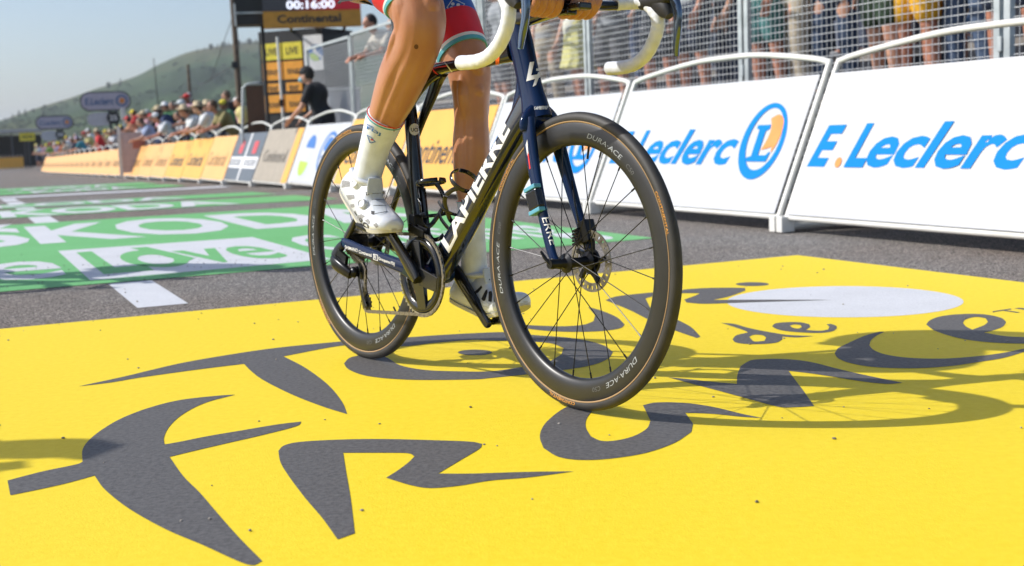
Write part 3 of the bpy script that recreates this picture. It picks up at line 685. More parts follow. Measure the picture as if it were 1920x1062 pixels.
fw,frim=wheel(.981,'front wheel with brake disc in full view',True); rw,rrim=wheel(0,'rear wheel partly behind the raised foot',False)
# frame: each tube a part of the frame part
frame=bpy.data.objects.new('frame',None); col.objects.link(frame); frame.parent=bike
def ft_(name,*a,**k): return tb(name,*a,parent=frame,**k)
Tdt,o_dt=ft_('down_tube',[(.395,0,.282),(.47,0,.350),(.56,0,.441),(.665,0,.553),(.748,0,.640),(.812,0,.705)],[(.034,.033),(.031,.030),(.030,.028),(.029,.026),(.030,.024),(.036,.022)],M_dt,ex=2.9,n=40)
ht=[(.755,0,.900),(.763,0,.880),(.778,0,.84),(.795,0,.79),(.813,0,.735),(.828,0,.69),(.838,0,.66)]
Tht,o_ht=ft_('head_tube',ht,[(.028,.023),(.032,.0235),(.035,.0235),(.034,.022),(.035,.0225),(.041,.026),(.044,.029)],M_fr,n=36,ex=2.2)
Ttt,o_tt=ft_('top_tube',[(.752,0,.826),(.70,0,.817),(.62,0,.812),(.52,0,.810),(.43,0,.806),(.375,0,.793)],[(.025,.023),(.0165,.019),(.0145,.019),(.014,.021),(.016,.026),(.020,.030)],M_blk,ex=2.5,n=32)
# blend webs where head tube meets top and down tubes
ft_('head_gusset',[(.745,0,.64),(.776,0,.70),(.785,0,.76),(.772,0,.81)],[(.02,.018),(.022,.018),(.016,.016),(.02,.016)],M_fr,ex=2.4)
Tst,o_st=ft_('seat_tube',[(.372,0,.275),(.335,0,.335),(.310,0,.43),(.292,0,.55),(.276,0,.67),(.258,0,.76),(.247,0,.80)],[(.030,.030),(.022,.024),(.0195,.019),(.0195,.018),(.0195,.0175),(.019,.0165),(.018,.016)],M_blk,ex=2.3)
for s in(-1,1):
    ft_('seat_stay',[(.425,s*.008,.802),(.385,s*.018,.785),(.34,s*.027,.745),(.27,s*.034,.672),(.18,s*.042,.563),(.08,s*.052,.437),(.005,s*.060,.352)],[(.018,.014),(.021,.014),(.018,.012),(.0125,.0095),(.0095,.0075),(.009,.0075),(.013,.007)],M_blk,ex=2.4,n=20)
    ft_('chain_stay',[(-.012,s*.062,.342),(.02,s*.064,.336),(.10,s*.062,.322),(.20,s*.056,.305),(.30,s*.045,.287),(.365,s*.034,.276)],[(.012,.006),(.016,.008),(.0155,.009),(.0165,.011),(.019,.013),(.024,.016)],M_fr,ex=2.8,n=24)
b=MB(); b.lathe([(0,-.043),(.024,-.043),(.027,-.036),(.030,0),(.027,.036),(.024,.043),(0,.043)],c=tuple(BB),n=32); b.build('bottom_bracket_shell',M_fr,frame,smooth=True,auto=40)
# fork
fork=bpy.data.objects.new('fork',None); col.objects.link(fork); fork.parent=bike
tb('fork_crown',[(.850,-.036,.636),(.847,-.031,.656),(.844,0,.672),(.847,.031,.656),(.850,.036,.636)],[(.021,.012),(.026,.015),(.032,.017),(.026,.015),(.021,.012)],M_fr,parent=fork,side=(1,0,0),n=24)
for s in(-1,1):
    T,o=tb('fork_blade',[(.848,s*.033,.665),(.862,s*.040,.612),(.888,s*.046,.535),(.922,s*.051,.445),(.955,s*.055,.368),(.972,s*.056,.340)],[(.0205,.0105),(.0215,.0112),(.019,.0095),(.0155,.0085),(.0135,.008),(.013,.0085)],M_fr,parent=fork,ex=2.2,n=24)
    if s<0: o_fb=o
b=MB(); b.lathe([(0,-.078),(.010,-.078),(.012,-.070),(.011,-.060),(.013,-.050),(0,-.050)],c=(.978,0,.338),n=20); b.tube([(.978,-.074,.338),(.966,-.081,.352),(.956,-.084,.366)],[.005,.0045,.003],8); b.build('axle_lever',M_alu,fork,smooth=True,auto=40)
b=MB(); b.box((.958,.050,.405),(.030,.030,.052),Matrix.Rotation(R(-20),3,'Y')); b.box((.945,.041,.395),(.020,.016,.034),Matrix.Rotation(R(-20),3,'Y'))
for i in range(5): b.box((.936,.036,.378+i*.0075),(.026,.014,.0022),Matrix.Rotation(R(-20),3,'Y'))
b.build('brake_caliper',M_alu,fork,bevel=.003)
b=MB(); b.tube([(.905,.046,.53),(.93,.036,.47),(.942,.036,.43),(.946,.044,.412)],.0026,8); b.build('brake_hose',M_blk,fork,smooth=True)
b=MB(); rt=Matrix.Rotation(R(-20),3,'Y'); b.box((.905,-.060,.480),(.042,.020,.044),rt); ob=b.build('timing_transponder',M_blk,fork,bevel=.004)
b=MB()
for dz in(-.026,.026): b.box((.903+.009*(-1 if dz>0 else 1),-.058,.480+dz),(.043,.024,.010),rt)
b.build('transponder_strap',M_cyan,ob,bevel=.002)
# head set, stem, seat post, saddle
b=MB(); b.tube([(.752,0,.912),(.746,0,.932)],.0225,28); b.build('headset_cap',M_blk,bike,smooth=True,auto=40)
tb('stem',[(.748,0,.902),(.79,0,.900),(.86,0,.905),(.935,0,.914)],[(.021,.024),(.020,.021),(.019,.020),(.019,.028)],M_blk,ex=2.8)
tb('seat_post',[(.250,0,.79),(.222,0,.90),(.196,0,1.0)],[(.0155,.0145)]*3,M_blk,ex=2.2)
sadd=bpy.data.objects.new('saddle',None); col.objects.link(sadd); sadd.parent=bike
V=[];F=[];NX=22;NY=14
for i in range(NX+1):
    x=.005+.262*i/NX; u=i/NX; hw=.068*(1-u)**.9*(1 if u>.08 else (.6+5*u))+.019*min(1,(1-u)*14+.3)
    for j in range(NY+1):
        v=-1+2*j/NY; V.append((x,hw*v,1.040+.006*math.sin(u*3)-.012*u-.030*abs(v)**3.2-.006*(1-abs(v))*(u<.95)))
for i in range(NX):
    for j in range(NY): F.append((i*(NY+1)+j,(i+1)*(NY+1)+j,(i+1)*(NY+1)+j+1,i*(NY+1)+j+1))
MB().add(V,F).build('saddle_shell',M_hood,sadd,smooth=True)
b=MB()
for s in(-1,1): b.tube([(.24,s*.012,1.012),(.19,s*.022,1.0),(.12,s*.022,1.0),(.045,s*.035,1.022)],.0036,8)
b.box((.185,0,.998),(.05,.05,.018)); b.build('saddle_rails',M_alu,sadd,smooth=True,auto=40)
# handlebar
bar=bpy.data.objects.new('handlebar',None); col.objects.link(bar); bar.parent=bike
tb('bar_top',[(.948,-.185,.926),(.938,-.13,.921),(.930,-.06,.921),(.930,0,.921),(.930,.06,.921),(.938,.13,.921),(.948,.185,.926)],[(.011,.0125),(.011,.016),(.012,.020),(.015,.018),(.012,.020),(.011,.016),(.011,.0125)],M_blk,parent=bar,side=(1,0,0),ex=2.2)
for s in(-1,1):
    def wob(t,a): return 1+.022*math.cos(t*2*math.pi*17+a)
    pth=[(.945,s*.150,.925),(.955,s*.192,.929),(.985,s*.206,.926),(1.012,s*.210,.905),(1.022,s*.211,.880),(1.012,s*.211,.848),(.985,s*.212,.815),(.945,s*.213,.793),(.900,s*.214,.786),(.846,s*.215,.787)]
    T,o=tb('bar_tape',pth,[(.0145,.0145)]*3+[(.0158,.0158)]*6+[(.0162,.0162)],M_tape,parent=bar,side=None,n=22,seg=10,mod=wob)
    if s<0: o_tape=o
    b=MB(); b.lathe([(0,-.001),(.013,-.001),(.0165,.002),(.0165,.006),(0,.006)],c=(0,0,0),ax='x',n=24); q=b.build('end_plug',M_tape,o,smooth=True,auto=40); q.location=(.841,s*.215,.787)
    b=MB(); b.lathe([(.0075,-.0012),(.0095,-.0012),(.0095,.0002),(.0075,.0002)],ax='x',n=24,close=True); b.bar((-.0006,.002,.002),(-.0006,.006,.008),.0009,4); q2=b.build('plug_ring',M_ink,q); q2.location=(-.001,0,0)
    tb('hood',[(.972,s*.206,.930),(1.01,s*.209,.932),(1.045,s*.211,.938),(1.068,s*.212,.962),(1.080,s*.212,.985)],[(.018,.016),(.024,.018),(.025,.018),(.021,.016),(.011,.010)],M_hood,parent=bar,ex=2.3)
    tb('hood_body',[(1.025,s*.210,.925),(1.047,s*.211,.905),(1.060,s*.212,.890)],[(.026,.017),(.020,.015),(.010,.011)],M_hood,parent=bar,ex=2.3)
    tb('brake_lever',[(1.066,s*.212,.945),(1.083,s*.213,.905),(1.084,s*.214,.865),(1.076,s*.217,.825),(1.074,s*.220,.800)],[(.013,.010),(.012,.0085),(.0105,.0075),(.008,.007),(.005,.006)],M_lev,parent=bar,ex=2.3,side=(0,1,0))
b=MB(); b.box((1.02,0,.951),(.085,.048,.016)); b.box((.975,0,.940),(.04,.03,.010)); b.box((.985,.004,.907),(.060,.036,.016)); b.box((.955,.0,.899),(.034,.030,.016)); b.build('bike_computer',M_blk,bar,bevel=.004)
# cranks, chain set, chain
cs=bpy.data.objects.new('crankset',None); col.objects.link(cs); cs.parent=bike
def ring(b,c,yy,ro,nt,ri,th=.0022,tooth=.0042):
    VV=[];FF=[];N=nt*4
    for f in(0,1):
        for i in range(N):
            a=2*math.pi*i/N; ph=i%4; r=ro+(tooth if ph in(1,2) else -.001)*(1 if ph in(1,2) else 1)
            for q in(r,ri): VV.append((c[0]+q*math.cos(a),yy+(th if f else -th)/2*(.5 if q==r else 1),c[2]+q*math.sin(a)))
    for i in range(N):
        j=(i+1)%N; FF+= [(2*i,2*j,2*j+1,2*i+1),(2*N+2*i,2*N+2*i+1,2*N+2*j+1,2*N+2*j),(2*i,2*N+2*i,2*N+2*j,2*j),(2*i+1,2*j+1,2*N+2*j+1,2*N+2*i+1)]
    b.add(VV,FF)
b=MB(); ring(b,BB,-.047,.1065,52,.094,.0038,.0050); b.build('chainring_teeth',M_stl,cs)
b=MB(); b.lathe([(.102,-.0465),(.101,-.0510),(.092,-.0545),(.080,-.0530),(.076,-.0495),(.078,-.0470)],c=(BB.x,0,BB.z),n=96,close=True)
b.build('chainring_outer',M_blk,cs,smooth=True,auto=60)
CA=math.atan2(.123,-.116)      # right crank direction (x,z)
b=MB()
for k,da in enumerate((0,R(68),R(180),R(248)) ):
    a=CA+math.pi+da-R(34) if False else CA+R(-34)+[0,R(68),R(180),R(248)][k]
    d=Vector((math.cos(a),0,math.sin(a))); nrm=Vector((-d.z,0,d.x))
    p0=BB+Vector((0,-.054,0)); 
    for w0,w1,y0,y1 in((.024,.020,-.060,-.047),):
        pts=[BB+d*.012+nrm*w0,BB+d*.012-nrm*w0,BB+d*.090-nrm*w1,BB+d*.090+nrm*w1]
        VV=[(p.x,y0+ (0.004 if i>1 else 0),p.z) for i,p in enumerate(pts)]+[(p.x,y1,p.z) for p in pts]
        b.add(VV,[(0,1,2,3),(7,6,5,4),(0,4,5,1),(1,5,6,2),(2,6,7,3),(3,7,4,0)])
b.build('chainring_spider',M_blk,cs,bevel=.0015)
b=MB(); ring(b,BB,-.040,.0815,40,.070); b.build('inner_chainring',M_cas,cs)
for s,a in((-1,CA),(1,CA+math.pi)):
    d=Vector((math.cos(a),0,math.sin(a))); E_=BB+d*.1725; y0,y1=s*.066,s*.079
    tb('crank_arm',[tuple(BB-d*.016+Vector((0,y0,0))),tuple(BB+d*.01+Vector((0,y0,0))),tuple(BB+d*.06+Vector((0,s*.070,0))),tuple(BB+d*.12+Vector((0,s*.075,0))),tuple(E_+Vector((0,y1,0))),tuple(E_+d*.012+Vector((0,y1,0)))],[(.015,.010),(.0195,.011),(.0180,.010),(.0165,.009),(.0150,.008),(.009,.007)],M_blk,parent=cs,ex=2.6)
    p=MB(); p.bar(E_+Vector((0,s*.080,0)),E_+Vector((0,s*.098,0)),.0078,12)
    pe=p.build('pedal',M_alu,cs,smooth=True,auto=40)
    ang=R(-12) if s<0 else R(12)
    rt=Matrix.Rotation(-ang,3,'Y'); q=MB(); q.box(tuple(E_+Vector((0,s*.128,0))),(.062,.060,.014),rt); q.box(tuple(E_+rt@Vector((.034,0,-.001))+Vector((0,s*.128,0))),(.022,.034,.012),rt); q.build('pedal_body',M_alu,pe,bevel=.004)
# front derailleur
b=MB(); b.box((.372,-.052,.388),(.075,.0025,.022),Matrix.Rotation(R(12),3,'Y')); b.box((.372,-.040,.388),(.07,.0025,.026),Matrix.Rotation(R(12),3,'Y')); b.box((.345,-.035,.405),(.03,.03,.05)); b.build('front_derailleur',M_alu,bike,bevel=.003)
# cassette
b=MB()
for i,t in enumerate((30,27,24,21,19,17,16,15,14,13,12,11)):
    ring(b,(0,0,.338),-.020-.0030*i,t*.00202,t,t*.00202-.011 if i<10 else .012,.0016,.0032)
b.lathe([(.014,-.020),(.017,-.020),(.017,-.054),(.008,-.056)],c=(0,0,.338),n=20); b.build('cassette',M_cas,bike)
# rear derailleur
RP1=Vector((.062,-.044,.262)); RP2=Vector((.088,-.044,.172))
b=MB(); T=Tube([(-.008,-.064,.334),(-.028,-.068,.318),(-.042,-.074,.298)],[(.014,.007),(.018,.008),(.018,.009)],n=14,seg=4); b.add(*T.mesh())
T=Tube([(-.046,-.078,.292),(-.020,-.082,.280),(.015,-.078,.266),(.045,-.070,.252)],[(.013,.008),(.018,.010),(.017,.011),(.014,.010)],n=18,seg=5,ex=2.8); b.add(*T.mesh()); b.box((.002,-.072,.297),(.050,.010,.030),Matrix.Rotation(R(20),3,'Y')); b.sphere((.047,-.062,.258),(.016,.012,.016),16,10); rd=b.build('rear_derailleur',M_alu,bike,smooth=True,auto=50)
b=MB()
for yy in(-.053,-.036):
    T=Tube([(.052,yy,.275),(.060,yy,.24),(.070,yy,.205),(.090,yy,.160)],[(.013,.0012),(.008,.0012),(.007,.0012),(.012,.0012)],n=12,seg=5); b.add(*T.mesh())
b.build('derailleur_cage',M_blk,rd,smooth=True,auto=40)
b=MB()
for c_ in(RP1,RP2): ring(b,c_,c_.y,.022,12,.005,.006,.0035)
b.build('jockey_wheels',M_alu,rd)
b=MB(); b.tube([(-.045,-.070,.300),(-.052,-.055,.318),(-.035,-.055,.332),(-.010,-.060,.338)],.0017,8); b.build('shift_cable',M_blk,rd,smooth=True)
# chain path
def arc(c,r,a0,a1,n): return [(c.x+r*math.cos(a0+(a1-a0)*i/n),-.0465,c.z+r*math.sin(a0+(a1-a0)*i/n)) for i in range(n+1)]
cp=[]
cp+=arc(BB,.1075,R(100),R(-100),40)
cp+=[(.088-.004,-.044,.172-.024)]+[(.088+.024*math.cos(a),-.044,.172+.024*math.sin(a)) for a in (R(-120),R(180),R(120))][0:3]
cp+=[(.062+.024*math.cos(a),-.044,.262+.024*math.sin(a)) for a in (R(-30),R(0),R(60))]
cp+=[( .034*math.cos(a),-.044,.338+.034*math.sin(a)) for a in (R(-60),R(-120),R(180),R(120),R(80))]
cp.append(cp[0])
pts=[Vector(p) for p in cp]; L_=0; links=[]; step=.0127
acc=0;seglist=[]
for a,b_ in zip(pts,pts[1:]):
    d=(b_-a); l=d.length
    while acc<l: links.append((a+d*(acc/l),d.normalized())); acc+=step
    acc-=l
b=MB()
for i,(p,t) in enumerate(links):
    nx=links[(i+1)%len(links)][0]
    if (nx-p).length>.02: continue
    t=(nx-p).normalized(); u=Vector((0,1,0)).cross(t)
    rm=Matrix((t,Vector((0,1,0)),u)).transposed(); o_=.0029 if i%2 else .0021
    for s in(-1,1): b.box(tuple((p+nx)/2+Vector((0,s*o_,0))),(.0155,.0011,.0070 if i%2 else .0092),rm)
    b.bar(p+Vector((0,-.0036,0)),p+Vector((0,.0036,0)),.0024,6)
b.build('chain',M_chn,bike)
# bottle cages
def cage(name,p0,ax,fwd):
    b=MB(); ax=Vector(ax).normalized(); fwd=Vector(fwd).normalized(); lat=Vector((0,1,0)); r=.0385
    def q(h,a,rr=r): return Vector(p0)+ax*h+fwd*(r+.004)+fwd*(-rr*math.cos(a))+lat*(rr*math.sin(a))
    def strap(pp,w1=.0045,w2=.0022):
        T=Tube([tuple(v) for v in pp],[(w2,w1)]*len(pp),side=tuple(ax),n=10,seg=4); b.add(*T.mesh())
    strap([q(.13,a) for a in [R(-175+35*i) for i in range(11)]],.0065,.0028); strap([q(.045,s_) for s_ in (-1.9,-1.0,0,1.0,1.9)],.005,.0025)
    for s in(-1,1): strap([q(.015,0),q(.03,s*.5),q(.07,s*1.4),q(.105,s*1.3),q(.13,s*.9)],.0065,.0028)
    strap([q(-.005,0),q(-.02,.2,.03),q(-.022,0,-.01),q(-.015,0,-.03)],.006,.0022)
    b.bar(q(-.01,0,r+.003),q(.12,0,r+.003),.0065,6); return b.build(name,M_blk,bike,smooth=True,auto=50)
dt_dir=Vector((.748-.395,0,.640-.282)).normalized(); dn=Vector((-dt_dir.z,0,dt_dir.x))
cage('bottle_cage',Vector((.478,0,.358))+dn*.034+dt_dir*.02,dt_dir,dn)
st_dir=Vector((.276-.335,0,.67-.335)).normalized(); sn=Vector((st_dir.z,0,-st_dir.x))
cage('bottle_cage',Vector((.327,0,.375))+sn*.022,st_dir,sn)
# ---- prints on the frame
def dec(name,vf,target,mat,**k): return decal(name,vf[0],vf[1],target,mat,bike,**k)
dec('lettering',pxtext('LAPIERRE',(841,475),(962,232),(-21,-11),shear=.30,bold=.03),o_dt,M_decw,maxl=3)
BT_=bvh(o_ht); o_cs=[o for o in frame.children if o.name.startswith("chain_stay")][0]
for q in([(993.5,117),(1001.5,116),(996,142),(1007,140),(1009,136),(1013,136),(1011,146),(987,153)],[(1005,129),(1014,129),(1018,144),(1010,146),(1005,160),(999,163),(1004,146),(1011,142),(1011,134),(1005,133)]):
    V,F=poly2d(q); decal('emblem',V,F,BT_,M_deco,bike,maxl=3)
dec('lettering',pxtext('LAPIERRE',(1000,206),(1027,205),(2,-6),shear=.3,bold=.03),BT_,M_deco,maxl=3)
dec('lettering',pxtext('SHIMANO',(647,466),(671,473),(0,-6),bold=.02),o_cs,M_decw)
dec('lettering',pxtext('Continental',(673,474.5),(697,482),(0,-6),bold=.02),o_cs,M_decw)
dec('lettering',pxtext('E',(702,484),(706,485.5),(0,-5),bold=.02),o_cs,M_decw)
V,F=poly2d([(700,476),(709,478.5),(709,489.5),(700,487)],[[(701,477.6),(708,479.5),(708,488),(701,486)]]); decal('emblem',V,F,bvh(o_cs),M_decw,bike)
dec('lettering',pxtext('Groupama-FDJ',(710,487),(740,498),(0,-5.5),bold=.02),o_cs,M_decw)
dec('lettering',pxtext('ERRE',(1016,409),(1033,463),(12,-5),shear=.2,bold=.0),o_fb,M_decw,maxl=3)
V,F=poly2d([(1004,350),(1008,349),(1009,359),(1014,362),(1013,366),(1006,365)]); decal('emblem',V,F,bvh(o_fb),M_decw,bike)
for q,m in(([(986,272),(989,262),(991,290),(989,292)],M_decw),([(989,286),(991,285),(995,316),(993,318)],M_red)):
    V,F=poly2d(q); decal('stripe',V,F,bvh(o_fb),m,bike,maxl=4)
BT2=bvh(o_tt)
for q,m in(([(930,96),(937,96),(936,128),(929,128)],M_orr),([(833,117),(835,117),(849,135),(846,135)],M_decw),([(808,128),(810,127),(822,140),(818,141)],M_red),([(812,127),(838,123),(838,125),(812,129)],M_red)):
    V,F=poly2d(q); decal('stripe',V,F,BT2,m,bike,maxl=3)
V,F=poly2d(ell(777,243,9.5,11,30)); decal('sticker',V,F,bvh(o_st),M_deco,bike,maxl=4)
dec('lettering',pxtext('UCI',(771,247),(783,247),(0,-6.5),bold=.03),o_st,M_ink,off=.0011,maxl=3)
# ---------------- rider ------------------------------------------------------
def remesh(b,vox,smooth_it=2,fac=.5):
    me=bpy.data.meshes.new('r'); me.from_pydata([tuple(p) for p in b.v],[],b.f)
    bm=bmesh.new(); bm.from_mesh(me); bmesh.ops.remove_doubles(bm,verts=bm.verts,dist=1e-6); bmesh.ops.recalc_face_normals(bm,faces=bm.faces); bm.to_mesh(me); bm.free()
    o=bpy.data.objects.new('r',me); col.objects.link(o)
    m=o.modifiers.new('m','REMESH'); m.mode='VOXEL'; m.voxel_size=vox; m.adaptivity=0
    s=o.modifiers.new('s','SMOOTH'); s.factor=fac; s.iterations=smooth_it
    dg=bpy.context.evaluated_depsgraph_get(); dg.update(); out=bpy.data.meshes.new_from_object(o.evaluated_get(dg))
    bpy.data.objects.remove(o); bpy.data.meshes.remove(me); return out
def capsule(b,pts,rad,n=16,seg=4,side=None,ex=2.0,mod=None):
    """tapered limb with round ends; every piece closed"""
    T=Tube(pts,[(r,r) if not isinstance(r,tuple) else r for r in rad],side=side,n=n,seg=seg,ex=ex,mod=mod); b.add(*T.mesh())
    for P,r in((pts[0],rad[0]),(pts[-1],rad[-1])):
        rr=r if not isinstance(r,tuple) else max(r)
        b.sphere(P,rr*.985,n,10)
    return T
def skinmat(name,c,rough=.36):
    m=mkmat(name,c,rough,c2=(c[0]*.82,c[1]*.68,c[2]*.62),scale=9,bump=.22,bscale=260,spec=.5,lo=.40,hi=.75,bdist=.001)
    p=m.node_tree.nodes['Principled BSDF']; p.inputs['Subsurface Weight'].default_value=.12; p.inputs['Subsurface Radius'].default_value=(.012,.005,.003); p.inputs['Subsurface Scale'].default_value=.6
    return m
M_skin=skinmat('skin_tanned',(.47,.22,.115))
M_blu=mkmat('lycra_royal_blue',(.015,.095,.42),.5,scale=12,bump=.12,bscale=700,bdist=.0006); M_lred=mkmat('lycra_red',(.70,.014,.024),.5,scale=12,bump=.12,bscale=700,bdist=.0006)
M_teal=mkmat('lycra_teal',(.10,.42,.50),.5); M_sock=mkmat('sock_white_knit',(.76,.81,.88),.85,scale=30,bump=.5,bscale=500,bdist=.0008)
M_shoe=mkmat('shoe_white_gloss',(.68,.71,.76),.28,c2=(.62,.65,.70),scale=20,coat=.3); M_vent=mkmat('shoe_mesh_grey',(.34,.34,.34),.8,scale=300,c2=(.22,.22,.22)); M_tong=mkmat('tongue_pale_grey',(.58,.62,.66),.7,c2=(.52,.56,.60),scale=60)
rider=empty('cyclist','cyclist in blue and red shorts with white socks and shoes, hands on the bar tops','person',mat=BM)
bpy.context.view_layer.update()
def calf(c0,c1,gr):
    def f(t,a):
        # a=0 front(in-plane), pi back; t along limb
        g=math.exp(-((t-c0)/c1)**2); k=1.0
        k+=.055*g*math.cos(2*a)                      # fuller front to back
        k-=.115*g*(math.exp(-((abs((a-gr+math.pi)%(2*math.pi)-math.pi))/.17)**2))   # groove between shin and calf
        k-=.085*g*(math.exp(-((abs((a-gr+.42+math.pi)%(2*math.pi)-math.pi))/.15)**2)); k+=.04*g*(math.exp(-((abs((a+.12-math.pi+math.pi)%(2*math.pi)-math.pi))/.16)**2)); k+=.030*noise.noise(Vector((math.cos(a)*1.8,math.sin(a)*1.8,t*13)))
        k+=.035*math.exp(-((t-.30)/.05)**2)*-math.cos(a)  # knee cap
        return k
    return f
RL=[(.10,-.085,1.17),(.20,-.09,1.135),(.30,-.095,1.080),(.39,-.10,1.020),(.455,-.10,.975),(.492,-.10,.915),(.478,-.102,.862),(.432,-.105,.812),(.374,-.105,.748),(.315,-.105,.680),(.268,-.108,.612),(.238,-.11,.556),(.225,-.112,.50)]
RLr=[.095,.092,.087,.081,.073,.065,.060,.062,.0575,.046,.0375,.034,.030]
LL=[(.10,.085,1.13),(.195,.094,1.045),(.285,.104,.955),(.345,.109,.880),(.385,.111,.822),(.397,.111,.775),(.402,.11,.726),(.400,.11,.67),(.398,.11,.613),(.395,.11,.557),(.393,.11,.50),(.396,.11,.443),(.399,.11,.386),(.402,.11,.33)]
LLr=[.100,.094,.084,.071,.060,.055,.049,.0465,.050,.0485,.0425,.035,.0295,.0270]
b=MB()
TR_=capsule(b,RL,RLr,n=56,seg=8,side=(0,1,0),mod=calf(.66,.17,-2.2)); TL_=capsule(b,LL,LLr,n=56,seg=8,side=(0,1,0),mod=calf(.60,.15,-2.0))
# knee caps, shin edge, tendons
b.sphere((.528,-.098,.948),(.030,.030,.034),20,12); b.sphere((.512,-.098,.895),(.026,.022,.028),16,10)
b.sphere((.430,.106,.812),(.027,.027,.033),20,12); b.sphere((.440,.106,.752),(.017,.017,.022),16,10); capsule(b,[(.418,.075,.79),(.422,.072,.74),(.418,.078,.69)],[.014,.017,.012],12,3); capsule(b,[(.405,.142,.79),(.405,.147,.73),(.402,.145,.66)],[.014,.018,.013],12,3); capsule(b,[(.436,.103,.74),(.437,.101,.64),(.427,.102,.52)],[.008,.009,.007],12,3)
capsule(b,[(.475,-.150,.905),(.455,-.157,.865),(.425,-.155,.82)],[.010,.012,.009],10,3)
capsule(b,[(.425,-.128,1.000),(.478,-.134,.962),(.482,-.132,.905),(.455,-.130,.86)],[.034,.038,.034,.024],18,4); capsule(b,[(.28,-.125,1.085),(.36,-.135,1.045),(.42,-.130,1.00)],[.05,.052,.036],18,3); capsule(b,[(.42,-.10,1.010),(.495,-.10,.985)],[.050,.044],18,2)
# trunk
capsule(b,[(.06,0,1.16),(.13,0,1.27),(.27,0,1.37),(.42,0,1.43)],[(.12,.155),(.115,.145),(.125,.165),(.10,.17)],32,5,side=(0,1,0))
capsule(b,[(.40,0,1.43),(.50,0,1.49),(.56,0,1.53)],[.07,.055,.055],16,4)
b.sphere((.615,0,1.595),(.100,.078,.115),28,18,Matrix.Rotation(R(20),3,'Y')); b.sphere((.67,0,1.54),(.055,.055,.05),18,12)
capsule(b,[(.705,0,1.60),(.728,0,1.568)],[.010,.014],10,2)
for s in(-1,1):
    b.sphere((.60,s*.080,1.59),(.020,.010,.030),12,8)
    capsule(b,[(.43,s*.165,1.42),(.52,s*.205,1.31),(.64,s*.23,1.17)],[.058,.048,.040],20,4)
    W_=(.885,s*.085,.985)
    capsule(b,[(.64,s*.23,1.17),(.73,s*.19,1.11),W_],[.041,.040,.027],20,4)
    K_=(.918,s*.075,.957); capsule(b,[W_,(.905,s*.079,.967),K_],[(.022,.032),(.018,.040),(.015,.040)],20,3,side=(0,1,0))
    for i in range(4):
        y=s*(.036+.0198*i) ; sl=s*.003*(i-1.5)-(.026+.002*i if s>0 else 0)
        by=.930 if abs(y)<.06 else .930+.008*(abs(y)-.06)/.07
        P_=[(by-.018,y*.98,.956),(by+.010,y,.955),(by+.031,y+sl*.4,.943),(by+.038,y+sl*.8,.921),(by+.027,y+sl,.901),(by+.004,y+sl,.894),(by-.012,y+sl,.899)]
        r0_=(.0106,.0108,.0106,.0096)[i]
        capsule(b,P_,[r0_*1.08,r0_*1.05,r0_,r0_*.98,r0_*.95,r0_*.92,r0_*.85],12,4)
    capsule(b,[(.895,s*.045,.955),(.905,s*.022 ,.935),(.912,s*.030,.905),(.925,s*.045,.895)],[.014,.012,.0105,.0095],12,4)
bodyme=remesh(b,.0030,2,.5)
skin=link('body',bodyme,M_skin,rider,smooth=True)
BVS=bvh(skin)
def sleeve(name,T,i0,i1,off,mat,parent=None,n=56,edge=.002,tilt=(0,0)):
    V=[];F=[];m=max(2,int(i1-i0)+2); idx=[i0+(i1-i0)*q/(m-1) for q in range(m)]
    ring_=[(idx[0],-edge)]+[(i,off) for i in idx]+[(idx[-1],-edge)]
    for i,o in ring_:
        for j in range(n):
            a_=2*math.pi*j/n; fr_=(i-i0)/max(1e-6,i1-i0); V.append(T.ptf(i+(tilt[0]*(1-fr_)+tilt[1]*fr_)*(-math.cos(a_)-math.sin(a_)),a_,o))
    for k in range(len(ring_)-1):
        for j in range(n): F.append((k*n+j,k*n+(j+1)%n,(k+1)*n+(j+1)%n,(k+1)*n+j))
    return MB().add(V,F).build(name,mat,parent or rider,smooth=True,auto=60)
sh=sleeve('shorts_leg',TR_,0,25,.0042,M_blu,tilt=(0,1.5)); 
rcR=sleeve('red_cuff',TR_,25,31,.0046,M_lred,tilt=(1.5,1.5)); sleeve('white_trim',TR_,31,31.8,.0050,M_decw,tilt=(1.5,1.5)); sleeve('teal_trim',TR_,31.8,32.8,.0050,M_teal,tilt=(1.5,1.5))
sleeve('shorts_leg',TL_,0,19,.0042,M_blu); rc=sleeve('red_cuff',TL_,19,26,.0046,M_lred); sleeve('white_trim',TL_,26,26.9,.0050,M_decw); sleeve('teal_trim',TL_,26.9,28,.0050,M_teal)
b=MB(); capsule(b,[(.06,0,1.165),(.10,0,1.22)],[(.118,.158),(.122,.156)],32,3,side=(0,1,0)); me=remesh(b,.008); link('shorts_seat',me,M_blu,rider,smooth=True)
b=MB(); capsule(b,[(.10,0,1.22),(.15,0,1.28),(.27,0,1.37),(.42,0,1.43)],[(.120,.150),(.121,.150),(.131,.171),(.106,.176)],32,5,side=(0,1,0))
for s in(-1,1): capsule(b,[(.43,s*.165,1.42),(.52,s*.205,1.31),(.57,s*.216,1.25)],[.064,.054,.050],20,4)
me=remesh(b,.008); link('jersey',me,M_blu,rider,smooth=True)
b=MB(); b.sphere((.600,0,1.655),(.150,.098,.085),28,16,Matrix.Rotation(R(14),3,'Y')); 
for y in(-.05,0,.05): b.bar((.50,y,1.73),(.70,y,1.70),.014,6)
me=remesh(b,.006); link('helmet',me,M_decw,rider,smooth=True)
b=MB(); b.tube([(.66,-.085,1.60),(.705,-.055,1.607),(.722,0,1.612),(.705,.055,1.607),(.66,.085,1.60)],[.009,.016,.014,.016,.009],10); b.build('sunglasses',M_hood,rider,smooth=True)
